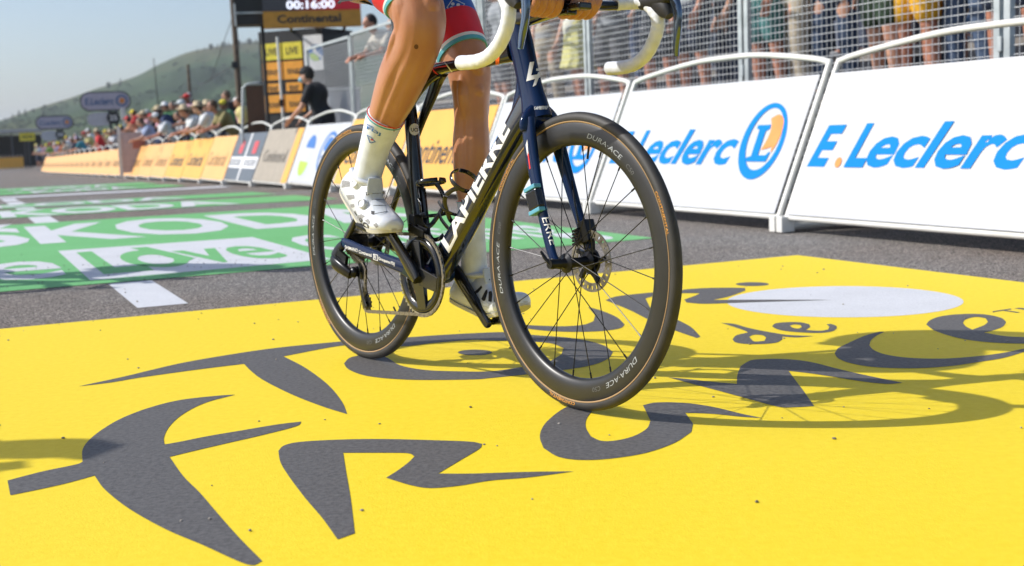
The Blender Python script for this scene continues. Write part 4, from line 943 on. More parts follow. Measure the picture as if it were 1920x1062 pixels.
# socks
def sock(name,P,r,mod=None):
    T=Tube(P,[(q,q) for q in r],n=64,seg=8,mod=mod or (lambda t,a:1+.006*math.cos(a*32)*(1 if t>.12 else 0)))
    o=MB().add(*T.mesh()).build(name,M_sock,rider,smooth=True); return T,o
TsR,sR=sock('sock',[(.321,-.105,.688),(.300,-.106,.660),(.268,-.108,.612),(.242,-.11,.562),(.222,-.113,.520),(.205,-.115,.475)],[.0505,.0470,.0410,.0385,.0370,.030])
TsL,sL=sock('sock',[(.395,.11,.462),(.396,.11,.443),(.399,.11,.386),(.402,.111,.33),(.398,.113,.275),(.40,.118,.225)],[.0400,.0380,.0325,.0325,.0360,.030])
for T in(TsR,TsL):
    sleeve('sock_red_band',T,0,1,.0012,M_lred,n=64); sleeve('sock_teal_band',T,2,3,.0010,M_teal,n=64)
# shoes
def shoe(nm,org,pitch,yaw,s,lab):
    X=[-.205,-.197,-.175,-.145,-.115,-.085,-.055,-.025,.01,.04,.065,.082,.088]
    Wd=[.018,.030,.037,.038,.037,.038,.041,.045,.049,.047,.039,.024,.008]
    Hh=[.045,.070,.084,.092,.100,.104,.094,.080,.064,.052,.042,.030,.016]
    def bend(p):
        x,z=p.x,p.z
        if x>-.02: return p
        th=R(24)*min(1,(-.02-x)/.05); th2=R(24); dx=x+.02
        L1=min(-dx,.05); acc_x=0;acc_z=0
        th=R(24)*(L1/.05); k=R(24)/.05
        ax=-math.sin(th)/k; az=(1-math.cos(th))/k
        rem=-dx-L1; bx=-.02+ax-rem*math.cos(th); bz=az+rem*math.sin(th)
        return Vector((bx+z*math.sin(th),p.y,bz+z*math.cos(th)))
    pr=crom(list(zip(X,Wd,Hh)),5); n=40; V=[];F=[]
    M4_=Matrix.Translation(org)@Matrix.Rotation(yaw,4,'Z')@Matrix.Rotation(-pitch,4,'Y')
    def sec(x,wd,h,a,o=0):
        ca,sa=math.cos(a),math.sin(a); z0=.0
        if x>.0: z0=.016*(x/.085)**2
        if x<-.12: z0=.004*((-.12-x)/.08)
        ys=-s*.006*math.exp(-((x-.0)/.06)**2)
        y=(wd+o)*math.copysign(abs(ca)**.75,ca); 
        top=abs(sa)**(.85) if sa>0 else -abs(sa)**.55
        zc=h*.42; z=z0+zc+ (h-zc+o)*top if sa>0 else z0+zc+(zc+o)*top
        if sa>0: y*=1-.32*top*min(1,h/.07)
        return M4_@bend(Vector((x,y+ys,z)))
    for x,wd,h in pr:
        for j in range(n): V.append(sec(x,max(wd,.004),max(h,.010),2*math.pi*j/n))
    for i in range(len(pr)-1):
        for j in range(n): F.append((i*n+j,i*n+(j+1)%n,(i+1)*n+(j+1)%n,(i+1)*n+j))
    F.append(tuple(range(n))[::-1]); F.append(tuple((len(pr)-1)*n+j for j in range(n)))
    o=MB().add(V,F).build('shoe',M_shoe,rider,smooth=True,auto=60); o['label']=lab
    # sole plate
    V=[];F=[]; q=[p for p in pr]
    for x,wd,h in q:
        z0=.016*(x/.085)**2 if x>0 else (.004*((-.12-x)/.08) if x<-.12 else 0)
        ys=-s*.006*math.exp(-((x-.0)/.06)**2)
        for y,z in((-wd*.96,.007),(wd*.96,.007),(wd*.9,-.003),(-wd*.9,-.003)): V.append(M4_@bend(Vector((x,y+ys,z0+z))))
    for i in range(len(q)-1):
        for j in range(4): F.append((i*4+j,i*4+(j+1)%4,(i+1)*4+(j+1)%4,(i+1)*4+j))
    F.append((0,1,2,3)); F.append(tuple((len(q)-1)*4+j for j in range(4)))
    MB().add(V,F).build('sole',mkmat('sole_offwhite',(.62,.60,.54),.5),o)
    # collar
    cp_=[M4_@bend(Vector(p)) for p in ((-.186,0,.082),(-.176,s*.022,.086),(-.148,s*.031,.090),(-.115,s*.029,.096),(-.088,s*.012,.104),(-.088,-s*.012,.104),(-.115,-s*.029,.096),(-.148,-s*.031,.090),(-.176,-s*.022,.086),(-.186,0,.082))]
    b=MB(); b.tube([tuple(p) for p in cp_],.0070,10); b.build('collar',M_shoe,o,smooth=True)
    b=MB(); T=Tube([tuple(M4_@bend(Vector(p))) for p in ((-.060,0,.088),(-.078,0,.105),(-.088,0,.124))],[(.004,.024),(.004,.024),(.003,.020)],side=tuple(M4_.to_3x3()@Vector((0,1,0))),n=16,seg=4,ex=3); b.add(*T.mesh()); b.build('tongue',M_tong,o,smooth=True)
    b=MB(); b.box(tuple(M4_@Vector((.0,-s*.006,-.008))),(.055,.034,.012),(M4_.to_3x3())); b.build('cleat',M_hood,o,bevel=.002)
    return o,M4_
shR,mR=shoe('R',Vector((.287,-.118,.392)),R(-12),R(-2),-1,'white shoe pointing down on the raised pedal')
shL,mL=shoe('L',Vector((.515,.128,.164)),R(12),R(7),1,'white shoe on the lower far pedal')
BSR=bvh(shR); BSL=bvh(shL)
def c4(p): return (600+p[0]/5.31,280+p[1]/5.31)
def c8(p): return (820+p[0]/4.425,380+p[1]/4.425)
for q in([(218,308),(298,322),(300,372),(216,384)],[(262,460),(340,455),(345,492),(285,505)],[(290,552),(340,545),(345,575),(300,592)],[(370,672),(412,645),(450,668),(405,705)],[(446,712),(480,692),(502,722),(490,750)],[(530,752),(562,730),(580,770),(560,786)],[(325,625),(352,610),(365,628),(345,645)]):
    V,F=poly2d([c4(p) for p in q]); decal('vent',V,F,BSR,M_vent,rider,maxl=3,parent=shR)
V,F=poly2d([c4(p) for p in [(470,290),(610,285),(630,450),(665,630),(600,660),(535,640),(510,470)]]); decal('lace_panel',V,F,BSR,M_tong,rider,maxl=3,parent=shR)
for q in([(490,380),(620,372)],[(505,440),(630,436)],[(515,500),(642,505)],[(530,560),(655,560)],[(535,645),(672,620)]):
    (x0,y0),(x1,y1)=c4(q[0]),c4(q[1]); V,F=poly2d([(x0,y0),(x1,y1),(x1,y1+.8),(x0,y0+.8)]); decal('lace',V,F,BSR,M_hood,rider,off=.0012,maxl=3,parent=shR)
for q in([(455,425),(490,425),(490,455),(460,462)],[(510,615),(545,620),(540,655),(512,650)]):
    V,F=poly2d([c4(p) for p in q]); decal('strap_anchor',V,F,BSR,M_hood,rider,off=.001,parent=shR)
V,F=pxtext('GIRO',(656,402),(689,433),(5,-8),bold=.04); decal('lettering',V,F,BSR,M_ink,rider,maxl=3,parent=shR)
inv=BM.inverted()
for px,py in((669,345),(681,383)):
    h=BSR.ray_cast(inv@CAM,(inv.to_3x3()@ray(px,py)).normalized())
    if h[0]:
        nn=h[1] if h[1].dot(inv.to_3x3()@ray(px,py))<0 else -h[1]
        q=nn.to_track_quat('Z','Y').to_matrix(); b=MB(); T=[(0,.009),(.0085,.009),(.0095,.0105),(.0118,.0105),(.0130,.0085),(.0132,.001),(.0155,0),(.0155,-.004)]
        n=24; V=[];F=[]
        for i in range(n):
            a=2*math.pi*i/n
            for r,z in T: V.append(h[0]+q@Vector((r*math.cos(a),r*math.sin(a),z)))
        m=len(T)
        for i in range(n):
            for k in range(m-1): F.append((i*m+k,((i+1)%n)*m+k,((i+1)%n)*m+k+1,i*m+k+1))
        b.add(V,F).build('dial',M_shoe,shR,smooth=True,auto=40)
for q in([(258,658),(296,645),(290,662),(266,680)],[(310,742),(350,705),(366,688),(374,708),(340,748),(326,752)],[(366,800),(400,730),(416,722),(418,745),(398,815),(380,818)],[(424,822),(428,740),(450,735),(458,760),(452,825)],[(468,825),(468,765),(480,760),(482,826)]):
    V,F=poly2d([c8(p) for p in q]); decal('vent',V,F,BSL,M_vent if False else M_hood,rider,maxl=3,parent=shL)
V,F=poly2d([c8(p) for p in [(232,605),(300,562),(340,560),(400,590),(440,640),(430,648),(390,605),(335,572),(300,572),(238,612)]]); decal('cuff_line',V,F,BSL,M_hood,rider,maxl=3,parent=shL)
# prints on socks and shorts
BK=bvh(sR)
def c7(p): return (590+p[0]/5.31,180+p[1]/5.31)
for t,a,b_,u in(('groupama',(520,290),(590,325),(3,-22)),('FDJ',(522,325),(655,395),(5,-26))):
    V,F=pxtext(t,c7(a),c7(b_),(u[0]/5.31,u[1]/5.31),bold=.02); decal('lettering',V,F,BK,M_inkbl2,rider,off=.0015,parent=sR)
V,F=poly2d([c7(p) for p in [(522,385),(565,408),(612,458),(565,470),(548,465)]],[[c7(p) for p in [(532,394),(562,416),(598,454),(566,462),(554,458)]]]); decal('emblem',V,F,BK,M_inkbl2,rider,off=.0015,parent=sR)
V,F=poly2d([c7(p) for p in [(560,425),(585,435),(590,445),(562,440)]]); decal('emblem',V,F,BK,M_lred,rider,off=.0015,parent=sR)
BRC=bvh(rc)
V,F=poly2d(ell(780.5,88,4.2,4.6,16)); decal('graze',V,F,BVS,mkmat('graze_brown',(.12,.035,.02),.5),rider,off=.0004,parent=skin,maxl=2)
V,F=pxtext('LAPI',(726,32),(738,-4),(-8,-4),shear=.2,bold=.02); decal('lettering',V,F,bvh(rcR),M_decw,rider,maxl=3,parent=rcR)
V,F=pxtext('LAPIERRE',(881,71),(925,87),(1,-8),shear=.3,bold=.02); decal('lettering',V,F,BRC,M_decw,rider,maxl=3,parent=rc)
# clover emblem on the blue short
BLS=bvh([o for o in rider.children if o.name.startswith('shorts_leg')][1])
sl_=[o for o in rider.children if o.name.startswith('shorts_leg')][1]
V,F=poly2d([(849,-3),(872,8),(858,24),(837,15)],[[(850,-1),(870,8.5),(857.5,22.5),(839,14.5)]]); decal('emblem',V,F,BLS,M_deco,rider,maxl=3,parent=sl_)
for cx_,cy_ in((849,8),(859,9.5),(847,15.5),(856.5,17)):
    V,F=poly2d(ell(cx_,cy_,3.4,3.0,14)); decal('emblem',V,F,BLS,M_deco,rider,parent=sl_)
# a following rider outside the left edge of the view, whose shadow falls on the green mat
def copy_tree(o,parent=None):
    c=o.copy(); col.objects.link(c)
    if parent: c.parent=parent; c.matrix_parent_inverse=o.matrix_parent_inverse.copy()
    for ch in list(o.children): copy_tree(ch,c)
    return c
off=Matrix.Translation((-3.15,3.15,0))
b2=copy_tree(bike); b2.matrix_world=off@BM; b2['label']='second racing bicycle following behind, just outside the left edge of the view'
r2=copy_tree(rider); r2.matrix_world=off@BM; r2['label']='second cyclist following behind, just outside the left edge of the view'
# ---------------- people -----------------------------------------------------
def person_parts(pose):
    """closed pieces in metres, facing +X, feet at z=0"""
    sk=MB(); J={}
    lean=pose.get('lean',0); st=pose.get('stance',.10)
    hip=Vector((0,0,.92)); ch=Vector((.30*lean,0,1.32-.06*lean)); nk=ch+Vector((.06+.08*lean,0,.14-.03*lean)); hd=nk+Vector((.03+.03*lean,0,.14))
    capsule(sk,[tuple(hip),tuple((hip+ch)/2),tuple(ch)],[(.11,.15),(.10,.135),(.115,.165)],24,4,side=(0,1,0))
    capsule(sk,[tuple(ch+Vector((0,0,.05))),tuple(nk+Vector((0,0,.03)))],[.06,.05],14,3)
    sk.sphere(tuple(hd),(.098,.076,.118),22,14); sk.sphere(tuple(hd+Vector((.045,0,-.065))),(.05,.05,.042),14,10)
    sk.add(*Tube([tuple(hd+Vector((.094,0,.02))),tuple(hd+Vector((.118,0,-.022)))],[(.008,.008),(.013,.015)],n=10,seg=1).mesh())
    for s in(-1,1):
        sk.sphere(tuple(hd+Vector((-.005,s*.078,-.005))),(.018,.009,.028),10,8)
        k=Vector((.03+pose.get('step',0)*s,s*st,.50)); an=Vector((-.01+pose.get('step',0)*s*1.3,s*(st+.01),.09))
        capsule(sk,[(0,s*.09,.90),tuple((Vector((0,s*.09,.9))+k)/2+Vector((.02,0,0))),tuple(k)],[.092,.080,.056],20,4,side=(0,1,0))
        capsule(sk,[tuple(k),tuple(k*.65+an*.35+Vector((-.012,0,0))),tuple(an)],[.056,.058,.034],20,4,side=(0,1,0))
        capsule(sk,[tuple(an),tuple(an+Vector((.09,s*.01,-.045))),tuple(an+Vector((.17,s*.015,-.058)))],[.036,.034,.022],14,3)
        sh_=ch+Vector((0,s*.175,.08)); el,wr=pose['arm'](s,sh_)
        capsule(sk,[tuple(sh_),tuple((sh_+el)/2),tuple(el)],[.052,.045,.038],16,3); capsule(sk,[tuple(el),tuple((el+wr)/2),tuple(wr)],[.038,.035,.024],16,3)
        d=(wr-el).normalized(); up=Vector((0,0,1)).cross(d).normalized() if abs(d.z)<.9 else Vector((1,0,0))
        capsule(sk,[tuple(wr),tuple(wr+d*.07)],[(.018,.032),(.014,.038)],12,2,side=tuple(up))
        for i in range(4): capsule(sk,[tuple(wr+d*.08+up*(.02*(i-1.5))),tuple(wr+d*.12+up*(.021*(i-1.5))+Vector((0,0,-.012))),tuple(wr+d*.15+up*(.021*(i-1.5))+Vector((0,0,-.035)))],[.0105,.010,.009],8,2)
        capsule(sk,[tuple(wr+d*.03+up*.03*s),tuple(wr+d*.08+up*.055*s)],[.013,.010],8,2)
        J[s]=(k,an,sh_,el,wr)
    return sk,J,hip,ch,nk,hd
def arm_rail(s,sh): return sh+Vector((.17,s*.05,-.24)),sh+Vector((.40,-s*.02,-.30))
def arm_down(s,sh): return sh+Vector((-.02,s*.07,-.29)),sh+Vector((.08,s*.05,-.54))
def arm_photo(s,sh): return sh+Vector((.16,s*.10,-.22)),sh+Vector((.32,-s*.06,-.02))
def arm_low(s,sh): return sh+Vector((.10,s*.08,-.26)),sh+Vector((.30,s*.02,-.40))
def arm_cross(s,sh): return sh+Vector((.06,s*.09,-.27)),sh+Vector((.24,-s*.04,-.34))
POSE={'rail':dict(arm=arm_rail,lean=1.0,step=.03),'stand':dict(arm=arm_down,lean=0.0,step=-.04),'photo':dict(arm=arm_photo,lean=.15,step=.03),'cross':dict(arm=arm_cross,lean=.1,stance=.13),'steward':dict(arm=arm_low,lean=.35,step=.03)}
KIT={}
def kit(pose,bottom):
    key=(pose,bottom)
    if key in KIT: return KIT[key]
    sk,J,hip,ch,nk,hd=person_parts(POSE[pose]); out={}
    bk='_'+pose
    out['body']=KIT[bk]['body'] if bk in KIT else remesh(sk,.0115,2,.5)
    if bk in KIT: out['shirt'],out['hair'],out['brim'],out['cap'],out['shoe'],out['eyes']=[KIT[bk][x] for x in('shirt','hair','brim','cap','shoe','eyes')]
    else:
        b=MB(); capsule(b,[tuple(hip+Vector((0,0,.02))),tuple((hip+ch)/2),tuple(ch)],[(.135,.170),(.122,.155),(.132,.182)],24,4,side=(0,1,0))
        for s in(-1,1):
            k,an,sh_,el,wr=J[s]; capsule(b,[tuple(sh_-Vector((0,s*.03,0))),tuple(sh_),tuple(sh_*.35+el*.65)],[.062,.066,.058],16,3)
        out['shirt']=remesh(b,.014,2)
        b=MB(); b.sphere(tuple(hd+Vector((-.018,0,.026))),(.100,.086,.112),20,12); out['hair']=remesh(b,.016,1)
        b=MB(); b.lathe([(0,.062),(.088,.058),(.175,.040),(.180,.045),(.088,.068),(.084,.125),(.05,.150),(0,.150)],ax='z',n=28); me=bpy.data.meshes.new('brim'); me.from_pydata([tuple(Vector(v)+hd) for v in b.v],[],b.f); out['brim']=me; me.polygons.foreach_set('use_smooth',[True]*len(me.polygons))
        b=MB(); b.sphere((0,0,.050),(.104,.088,.088),20,10); b.box((.115,0,.050),(.10,.13,.012),Matrix.Rotation(R(8),3,'Y')); me=bpy.data.meshes.new('cap'); me.from_pydata([tuple(Vector(v)+hd) for v in b.v],[],b.f); me.polygons.foreach_set('use_smooth',[True]*len(me.polygons)); out['cap']=me
        b=MB()
        for s in(-1,1): an=J[s][1]; capsule(b,[tuple(an+Vector((-.02,0,-.045))),tuple(an+Vector((.09,s*.01,-.048))),tuple(an+Vector((.18,s*.015,-.058)))],[.042,.040,.030],14,3)
        out['shoe']=remesh(b,.014,1)
        b=MB()
        for s in(-1,1): b.sphere(tuple(hd+Vector((.086,s*.032,.018))),(.012,.015,.010),8,6)
        me=bpy.data.meshes.new('eyes'); me.from_pydata([tuple(v) for v in b.v],[],b.f); out['eyes']=me
        KIT[bk]=out.copy()
    b=MB(); capsule(b,[tuple(hip+Vector((0,0,.07))),tuple(hip-Vector((0,0,.04)))],[(.128,.165),(.125,.172)],24,2,side=(0,1,0))
    for s in(-1,1):
        k,an=J[s][0],J[s][1]; h0=Vector((0,s*.09,.90))
        if bottom=='shorts': capsule(b,[tuple(h0),tuple(h0*.5+k*.5+Vector((.02,0,0))),tuple(h0*.18+k*.82+Vector((.01,0,0)))],[.108,.103,.094],20,3)
        elif bottom=='trousers': capsule(b,[tuple(h0),tuple(k),tuple(k*.4+an*.6),tuple(an+Vector((0,0,.0)))],[.108,.080,.068,.062],20,3)
    if bottom=='skirt':
        b=MB(); T=Tube([(0,0,1.02),(0,0,.85),(.0,0,.62),(.01,0,.50)],[(.12,.16),(.15,.20),(.18,.23),(.20,.25)],n=48,seg=4,side=(0,1,0),mod=lambda t,a:1+.05*t*math.cos(a*11)); b.add(*T.mesh())
    out['bottom']=remesh(b,.014,2) if bottom!='skirt' else (lambda o:(o.data,bpy.data.objects.remove(o))[0])(b.build('bottom',None,smooth=True))
    KIT[key]=out; return out
_c={}
def cloth(c,rough=.8):
    k=tuple(round(x,3) for x in c)
    if k not in _c: _c[k]=mkmat('cloth',c,rough,scale=14,bump=.5,bscale=22,bdist=.012)
    return _c[k]
SKN=[skinmat('skin_light',(.55,.30,.20),.55),skinmat('skin_ruddy',(.48,.22,.14),.55),skinmat('skin_brown',(.24,.11,.065),.55)]
HAIR=[mkmat('hair_dark',(.02,.015,.012),.6),mkmat('hair_brown',(.09,.05,.025),.6),mkmat('hair_grey',(.35,.33,.31),.6)]
STRAW=mkmat('straw',(.62,.50,.32),.8,scale=60,bump=.4,bscale=200)
def person(loc,face,label,pose='rail',bottom='shorts',shirt=(.6,.6,.6),pants=(.05,.06,.1),hat=None,hatc=None,skin=0,hair=0,group='spectators behind the barriers',scale=1.0,shoes=(.5,.5,.5)):
    K=kit(pose,bottom)
    e=empty('person',label,'person',group,loc=loc,rz=face); e.scale=(scale,)*3
    def add(n,me,m):
        o=inst(n,me,e,m); 
        if not me.polygons[0].use_smooth: me.polygons.foreach_set('use_smooth',[True]*len(me.polygons))
        return o
    add('body',K['body'],SKN[skin]); add('shirt',K['shirt'],cloth(shirt)); add({'shorts':'shorts','trousers':'trousers','skirt':'skirt'}[bottom],K['bottom'],cloth(pants)); add('shoes',K['shoe'],cloth(shoes,.6)); add('eyes',K['eyes'],HAIR[0])
    if hat=='brim': add('hat',K['brim'],hatc and cloth(hatc) or STRAW)
    elif hat=='cap': add('hat',K['cap'],cloth(hatc))
    add('hair',K['hair'],HAIR[hair])
    return e
ROADF=math.atan2(-E2.y,-E2.x)       # facing the road
def behind(px,D,dz=0,xinf=-78):
    t=fence_t(px,D,dz+(1.1 if px>640 else .8)); p=FN*D+FA*t; return Vector((p.x,p.y,gz(p.y)+dz))
W_=(.75,.76,.78)
crowd=[ # px,D,dz,label,kwargs
(447,5.25,0,'man with dark hair and a sand coloured shirt leaning on the rail near the officer',dict(pose='rail',shirt=(.30,.25,.10),skin=1,pants=(.03,.03,.04))),
(404,5.15,0,'spectator in a tall straw hat and pale blue shirt at the slate barrier row',dict(pose='cross',shirt=(.45,.58,.70),hat='brim',skin=1)),
(420,5.05,0,'spectator in a small straw hat and white shirt with arms over the barrier',dict(pose='rail',shirt=W_,hat='brim',skin=0)),
(392,5.05,0,'spectator in a wide straw hat and white shirt bending over the rail',dict(pose='rail',shirt=W_,hat='brim',skin=1)),
(382,5.6,.1,'spectator with an orange cap and green top behind the straw hats',dict(pose='stand',shirt=(.10,.35,.12),hat='cap',hatc=(.85,.2,.05))),
(434,6.1,.35,'dark haired spectator in a black top standing behind the man in sunglasses',dict(pose='stand',shirt=(.02,.02,.025))),
(335,5.0,0,'man in a white cap and white polo shirt leaning on the rail',dict(pose='rail',shirt=W_,hat='cap',hatc=W_,skin=1)),
(318,5.5,.35,'spectator in a white hat and dark green shirt above the man in the white polo',dict(pose='stand',shirt=(.04,.18,.06),hat='brim',hatc=W_)),
(333,5.6,.35,'dark haired spectator in a black and green top behind the white polo',dict(pose='stand',shirt=(.02,.09,.035))),
(306,5.6,.35,'spectator in a yellow cap and black shirt',dict(pose='stand',shirt=(.03,.03,.035),hat='cap',hatc=(.75,.55,.05))),
(288,5.1,0,'spectator in a red cap and white shirt beside the upright board',dict(pose='rail',shirt=W_,hat='cap',hatc=(.6,.04,.04),skin=1)),
(276,5.5,.3,'spectator in a straw hat and pink shirt',dict(pose='stand',shirt=(.65,.38,.42),hat='brim')),
(285,5.9,.4,'spectator in a pale hat and pink striped top at the back',dict(pose='cross',shirt=(.6,.45,.45),hat='brim',hatc=(.6,.6,.55))),
(258,5.5,.35,'spectator in a navy top with yellow sleeves standing above the board',dict(pose='stand',shirt=(.03,.06,.12),pants=(.02,.02,.03))),
(301,5.05,0,'black haired spectator in a pale blue shirt by the barrier',dict(pose='rail',shirt=(.35,.42,.60))),
(361,7.5,1.0,'lone spectator in a navy vest and white cap standing high on the bank',dict(pose='stand',shirt=(.04,.08,.22),hat='cap',hatc=W_)),
(370,5.3,0,'spectator in a green top half hidden by the straw hats',dict(pose='cross',shirt=(.08,.30,.12),skin=2)),
(346,5.4,0,'spectator in a light grey shirt right of the white polo',dict(pose='cross',shirt=(.5,.5,.52))),
(190,5.1,0,'large spectator in a red shirt and beige hat under the near sign',dict(pose='cross',shirt=(.65,.03,.035),hat='brim',pants=(.5,.03,.03),scale=1.03)),
(201,5.5,0,'dark haired spectator in a red top beside the one in the beige hat',dict(pose='rail',shirt=(.5,.04,.05))),
(165,5.15,0,'spectator in a lilac cap and teal shirt',dict(pose='rail',shirt=(.06,.30,.38),hat='cap',hatc=(.5,.42,.62))),
(155,5.2,0,'spectator in a navy shirt with dark hair leaning far over the rail',dict(pose='rail',shirt=(.03,.05,.10),skin=2)),
(146,5.4,0,'spectator in a tan hat far down the row',dict(pose='cross',shirt=(.45,.36,.25),hat='brim')),
(136,5.2,0,'spectator in a cream shirt and brown hair far down the row',dict(pose='rail',shirt=(.6,.55,.45),hair=1)),
(128,5.3,0,'spectator in a yellow cap and orange vest far down the row',dict(pose='rail',shirt=(.75,.2,.05),hat='cap',hatc=(.8,.65,.05))),
(120,5.2,0,'spectator in a white cap and lilac shirt far down the row',dict(pose='rail',shirt=(.5,.45,.65),hat='cap',hatc=W_)),
(111,5.3,0,'right one of two yellow capped spectators in green shirts',dict(pose='cross',shirt=(.2,.45,.08),hat='cap',hatc=(.85,.75,.05))),
(102,5.2,0,'left one of two yellow capped spectators in green shirts',dict(pose='rail',shirt=(.3,.5,.1),hat='cap',hatc=(.85,.75,.05))),
(93,5.3,0,'far spectator in a pink top',dict(pose='rail',shirt=(.65,.4,.5))),
(84,5.2,0,'far spectator in a pale blue top and white hair',dict(pose='rail',shirt=(.5,.55,.65),hair=2)),
(71,5.2,0,'far spectator in a yellow hat over the last but one barrier',dict(pose='cross',shirt=(.7,.68,.4),hat='brim',hatc=(.8,.7,.1))),
(52,5.2,0,'far spectator in a bright orange shirt',dict(pose='cross',shirt=(.8,.12,.02))),
(41,5.4,0,'far spectator in a turquoise shirt and straw hat',dict(pose='cross',shirt=(.08,.45,.5),hat='brim')),
(28,5.4,0,'far spectator in a dark red shirt at the last barrier',dict(pose='rail',shirt=(.35,.03,.05))),
(18,5.6,0,'far spectator in a blue shirt and white cap near the left edge',dict(pose='stand',shirt=(.05,.15,.5),hat='cap',hatc=W_)),
(7,5.6,0,'far spectator with a brown shirt at the very left edge',dict(pose='stand',shirt=(.2,.12,.08))),
]
rp_=random.Random(11)
for px,D,dz,lab,kw in crowd:
    kw.setdefault('hair',rp_.randint(0,1)); kw.setdefault('skin',0)
    person(behind(px,D,dz),ROADF+rp_.uniform(-.35,.35)-(.5 if px<260 else .15),lab,**kw)
# fuller back rows of the far crowd, every one with its own colours
cols_=[('white',W_),('red',(.42,.07,.06)),('navy',(.02,.04,.12)),('yellow',(.68,.60,.25)),('sky blue',(.2,.4,.65)),('green',(.10,.24,.12)),('pink',(.65,.35,.42)),('black',(.02,.02,.022)),('orange',(.62,.28,.12)),('grey',(.3,.3,.32))]
hats_=[('a straw hat','brim',None),('a white cap','cap',W_),('a yellow cap','cap',(.8,.65,.05)),('bare hair',None,None),('a red cap','cap',(.6,.03,.03))]
combos=[(c_,h_) for c_ in cols_ for h_ in hats_]; rp_.shuffle(combos)
for i,((cn,cv),(hn,hk,hc)) in enumerate(combos[:44]):
    if i<24: px=rp_.uniform(262,470); D=rp_.uniform(5.5,6.6); dz=rp_.uniform(.1,.45); zone='between board and pole'
    else: px=60+(i-24)*9.5+rp_.uniform(-3,3); D=rp_.uniform(5.4,6.4); dz=rp_.uniform(0,.3); zone='left of the upright board'
    person(behind(px,D,dz),ROADF+rp_.uniform(-.6,.5)-.2,f'{cn} shirted spectator with {hn} {zone}',pose=rp_.choice(['stand','cross','rail','photo']),shirt=cv,hat=hk,hatc=hc,skin=rp_.choice([0,0,1,2]),hair=rp_.randint(0,2),pants=rp_.choice([(.03,.04,.08),(.2,.18,.14),(.02,.02,.02)]),group='spectators behind the barriers',scale=rp_.uniform(.94,1.05))
# earth bank and timber deck behind the far crowd
b=MB(); V=[];F=[]
for i in range(25):
    for j in range(9):
        t=24+i*2.2; D=6.0+j*1.2; h=1.35*math.sin(math.pi*min(1,j/7))**1.2*(.5+.5*math.sin(i*.55+1)+.2*noise.noise(Vector((i*.4,j*.5,0)))) if j<8 else 0
        p=FN*D+FA*t; V.append((p.x,p.y,gz(p.y)+max(0,h)-.02))
for i in range(24):
    for j in range(8): F.append((i*9+j,(i+1)*9+j,(i+1)*9+j+1,i*9+j+1))
tag(b.add(V,F).build('earth_bank',mkmat('dry_earth',(.30,.22,.12),.9,c2=(.16,.15,.07),scale=1.2),smooth=True),kind='structure')
# steward at the barrier
M_cap=cloth((.012,.013,.017)); 
off_=person(behind(608,4.98),ROADF-.75,'officer in black shirt and cap with a pale blue face mask leaning on the barrier',pose='steward',bottom='trousers',shirt=(.012,.013,.017),pants=(.012,.013,.02),hat='cap',hatc=(.012,.013,.017),skin=0,hair=0,group=None,scale=1.04)
_,_,hip,chh,nk,hd=person_parts(POSE['steward'])
b=MB(); b.sphere(tuple(hd+Vector((.072,0,-.055))),(.055,.062,.045),16,10); b.build('face_mask',cloth((.25,.55,.68)),off_,smooth=True)
b=MB(); b.sphere(tuple(chh+Vector((-.02,-.235,.03))),(.035,.012,.045),12,8); b.build('arm_badge',cloth((.75,.55,.1)),off_,smooth=True)
